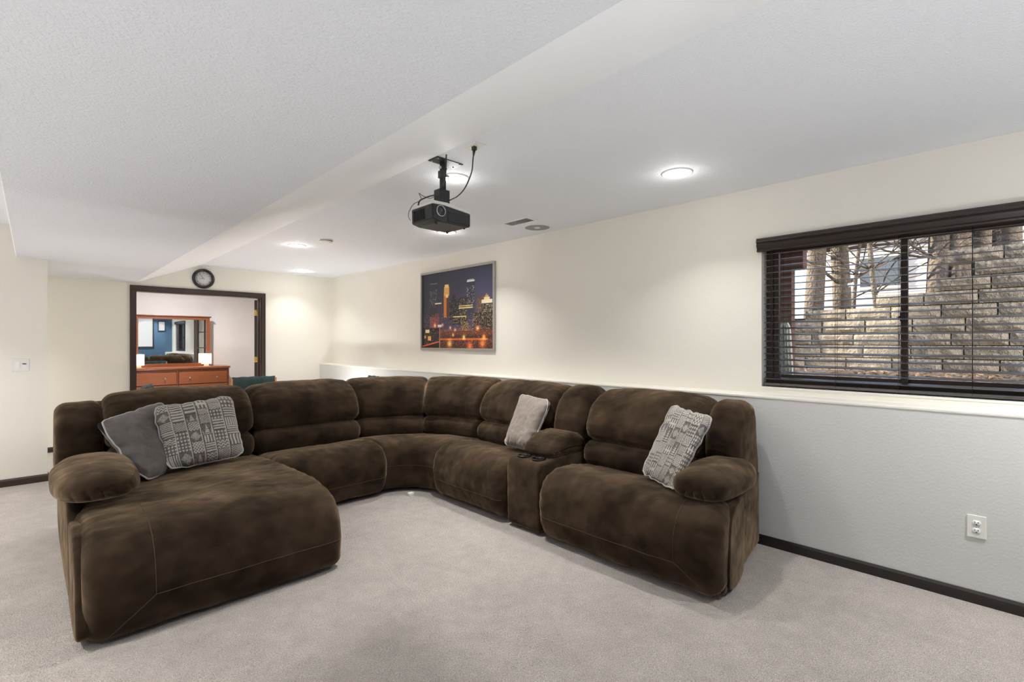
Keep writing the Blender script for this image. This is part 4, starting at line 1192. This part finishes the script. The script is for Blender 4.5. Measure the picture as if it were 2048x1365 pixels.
adopt(MB().box((7.34, -2.6, .95), (7.44, .3, 2.30)).build('gap_backing', M['bark']), rw)  # dark slab added behind the blocks to stop light in the gaps
adopt(MB().box((7.34, .3, .95), (7.44, 3.7, 1.62)).build('gap_backing', M['bark']), rw)
# dry leaves on the ground
mb = MB()
for k in range(900):
    x = random.uniform(4.3, 7.1); y = random.uniform(-.8, 3.2); a = random.uniform(0, 6.28); s_ = random.uniform(.02, .05)
    n_ = Vector((random.uniform(-.5, .5), random.uniform(-.5, .5), 1)).normalized(); u = n_.orthogonal().normalized(); u = Matrix.Rotation(a, 3, n_) @ u; v = n_.cross(u)
    c = Vector((x, y, 1.012 + random.uniform(0, .012)))
    mb.face([c - u * s_, c + v * s_ * .5 + n_ * .006, c + u * s_, c - v * s_ * .5 + n_ * .006])
lf = mb.build('dry_leaves', M['dry_leaf'], fix=False); tag(lf, 'dry brown leaves scattered on the ground below the block wall', 'leaves', kind='stuff')

def tree(x, y, r, lean, h, label, seed, nb=6):
    rd = random.Random(seed)
    z0 = hill(x, y) - .06 if x > 7.36 else .95
    t = thing('bare_tree', (x, y, z0), label, 'tree', 'bare trees behind the retaining wall')
    pts = [(lean * (q ** 1.2) * h + .05 * math.sin(q * 5 + seed), .06 * math.sin(q * 4 + seed * 2) - lean * 0.8 * q * h, h * q) for q in np.linspace(0, 1, 12)]
    MB().tube(pts, r, n=14, taper=.5).build('trunk', M['bark'], t)
    mb = MB()
    for k in range(nb + 6):
        q = rd.uniform(.12, .75); p = Vector(pts[int(q * 11)]); a = rd.uniform(0, 6.28); L_ = rd.uniform(.8, 2.2)
        d = Vector((math.cos(a) * .4, math.sin(a), rd.uniform(-.05, .9))).normalized()
        b = [p]
        for i in range(8):
            d = (d + Vector((rd.uniform(-.25, .25), rd.uniform(-.25, .25), rd.uniform(-.15, .2)))).normalized(); b.append(b[-1] + d * L_ / 8)
        mb.tube(b, r * .16 + .006, n=5, taper=.25)
        for _ in range(4):
            i = rd.randint(2, 7); p2 = b[i]; d2 = (d + Vector((rd.uniform(-.9, .9), rd.uniform(-.9, .9), rd.uniform(-.5, .7)))).normalized()
            tw = [p2 + d2 * s * .12 + Vector((0, 0, rd.uniform(-.02, .03))) for s in range(6)]
            mb.tube(tw, .007, n=4, taper=.4)
    mb.build('branches', M['bark'], t)
    return t
tree(8.5, 2.06, .135, .02, 6, 'thick bare tree trunk nearest the deck post outside the window', 1)
tree(9.0, 1.88, .13, -.05, 6, 'leaning bare tree trunk left of the window centre', 2, 9)
tree(8.2, 1.28, .035, -.02, 3.6, 'slim sapling before the white house window', 3, 9)
tree(8.6, 1.55, .028, .03, 3.6, 'thinnest sapling left of the house window outside', 4, 8)
tree(8.4, .69, .125, 0.0, 6, 'bare tree trunk just right of the window centre bar', 5)
tree(8.3, .52, .05, .05, 5, 'slim leaning trunk beside the tree pair', 6)
tree(8.8, .40, .095, .015, 6, 'bare tree trunk standing in the middle of the right pane', 7)
tree(8.9, .28, .085, -.01, 6, 'twin bare trunk right of the middle one', 8)
tree(9.2, .10, .055, 0.0, 6, 'narrow bare trunk above the stepped blocks', 9)
tree(8.0, -.075, .09, 0.0, 6, 'bare trunk nearest the right edge of the window', 10)
tree(6.2, 5.9, .36, 0.0, 7, 'added large tree outside the view that shades the block wall', 11, 4)  # unseen trunk added to cast shade on the left blocks

# white house beyond the trees
def house(x, y0, y1, z0, z1, label, win, roof_over=.35, rise=1.4):
    t = thing('neighbour_house', (x, (y0 + y1) / 2, z0), label, 'house', 'white houses beyond the trees')
    mb = MB(); n = int((z1 - z0) / .11)
    mb.box((x + .03, y0, z0), (x + 5, y1, z1))
    for k in range(n):
        z = z0 + (z1 - z0) * k / n; zz = z0 + (z1 - z0) * (k + 1) / n
        mb.face([(x - .012, y0, z), (x - .012, y1, z), (x + .008, y1, zz), (x + .008, y0, zz)]); mb.face([(x - .012, y0, z), (x - .012, y1, z), (x + .03, y1, z), (x + .03, y0, z)])
    adopt(mb.build('siding', M['siding'], fix=False), t)
    mb = MB(); mb.prism([(x - roof_over, z1 - .02), (x - roof_over, z1 + .08), (x + 2.5, z1 + rise), (x + 5.3, z1 + .08), (x + 5.3, z1 - .02)], y0 - .4, y1 + .4, 'Y')
    adopt(mb.build('roof', M['roof']), t)
    for (wy, wz, ww, wh) in win:
        f = adopt(MB().box((x - .05, wy - ww / 2 - .06, wz - wh / 2 - .06), (x - .012, wy + ww / 2 + .06, wz + wh / 2 + .06)).build('window', M['siding']), t)
        adopt(MB().box((x - .056, wy - ww / 2, wz - wh / 2), (x - .049, wy + ww / 2, wz + wh / 2)).build('pane', M['mirror']), f)
    return t
house(13.0, .55, 3.1, 1.5, 3.75, 'white sided house with a window beyond the left window sash', [(1.93, 2.85, .75, .62)])
house(11.6, -3.2, .02, 1.9, 3.6, 'white sided house beyond the right window edge', [])

# deck
dk = thing('deck', (5.2, 2.2, 1.0), 'red brown wooden deck with post and railing outside the window', 'deck')
dd = lambda name, a, b: adopt(MB().box(a, b, bev=.004).build(name, M['deck_wood']), dk)
dd('post', (5.13, 1.45, 1.0), (5.24, 1.56, 2.06))
dd('post', (5.13, 3.4, 1.0), (5.24, 3.51, 2.06))
dd('beam', (5.12, 1.35, 2.03), (5.25, 4.2, 2.20))
dd('rail', (5.16, 1.35, 2.23), (5.21, 4.2, 2.27)); dd('rail', (5.14, 1.35, 2.95), (5.23, 4.2, 2.99))
for k in range(24):
    y = 1.38 + .115 * k
    dd('baluster', (5.165, y, 2.27), (5.20, y + .035, 2.95))
for k in range(9):
    dd('deck_board', (3.97 + .14 * k, 1.35, 2.20), (3.97 + .14 * k + .13, 4.2, 2.225))
# pale tapered ribbed panel by the post
rp = thing('ribbed_panel', (4.95, 1.47, 1.0), 'pale grey green tapered ribbed panel standing beside the deck post', 'panel')
mb = MB(); mb.prism([(-.085, 0), (.075, 0), (.035, .47), (.02, .515), (-.04, .515), (-.06, .47)], -.02, .02, 'X'); mb.build('sheet', M['pale_mesh'], rp)
for k in range(5):
    y = -.06 + .027 * k
    MB().tube([(-.024, y, .01), (-.024, y * .55 - .002, .49)], .005, n=6).build('rib', M['pale_mesh'], rp)

# ------------------------------------------------------------------ added floor uplights that brighten ceiling and walls, outside the view or hidden
def uplight(x, y, power, label):
    t = thing('added_uplight', (x, y, 0), label, 'lamp', 'added fill uplights on the carpet')
    MB().lathe((0, 0, 0), [(.001, 0), (.10, 0), (.105, .02), (.105, .20), (.095, .20), (.09, .17), (.001, .165)], n=28).build('can', M['dark_metal'], t)
    ld = bpy.data.lights.new('fill_lamp', 'AREA'); ld.shape = 'DISK'; ld.size = .18; ld.energy = power; ld.color = (1.0, 0.99, 0.97)
    lo = bpy.data.objects.new('fill_lamp', ld); COL.objects.link(lo); lo.parent = t; lo.location = (0, 0, .195); lo.rotation_euler = (math.pi, 0, 0)
UP = 1.0
uplight(-1.0, 1.0, 13 * UP, 'added dark fill uplight on the carpet in the near left part of the room')
uplight(-1.0, 3.2, 8 * UP, 'added dark fill uplight on the carpet left of the chaise')
uplight(-1.1, 5.5, 4 * UP, 'added dark fill uplight on the carpet before the left return wall')
uplight(0.7, -.6, 8 * UP, 'added dark fill uplight on the carpet below the blue wall')
uplight(1.6, -.6, 11 * UP, 'added dark fill uplight on the carpet near the window wall')
uplight(1.5, 8.9, 8, 'added dark fill uplight on the bedroom floor behind the doorway')
uplight(0.75, 5.3, 6 * UP, 'added dark fill uplight on the carpet behind the chaise')
uplight(2.95, 6.7, 11 * UP, 'added dark fill uplight on the carpet in the far corner')
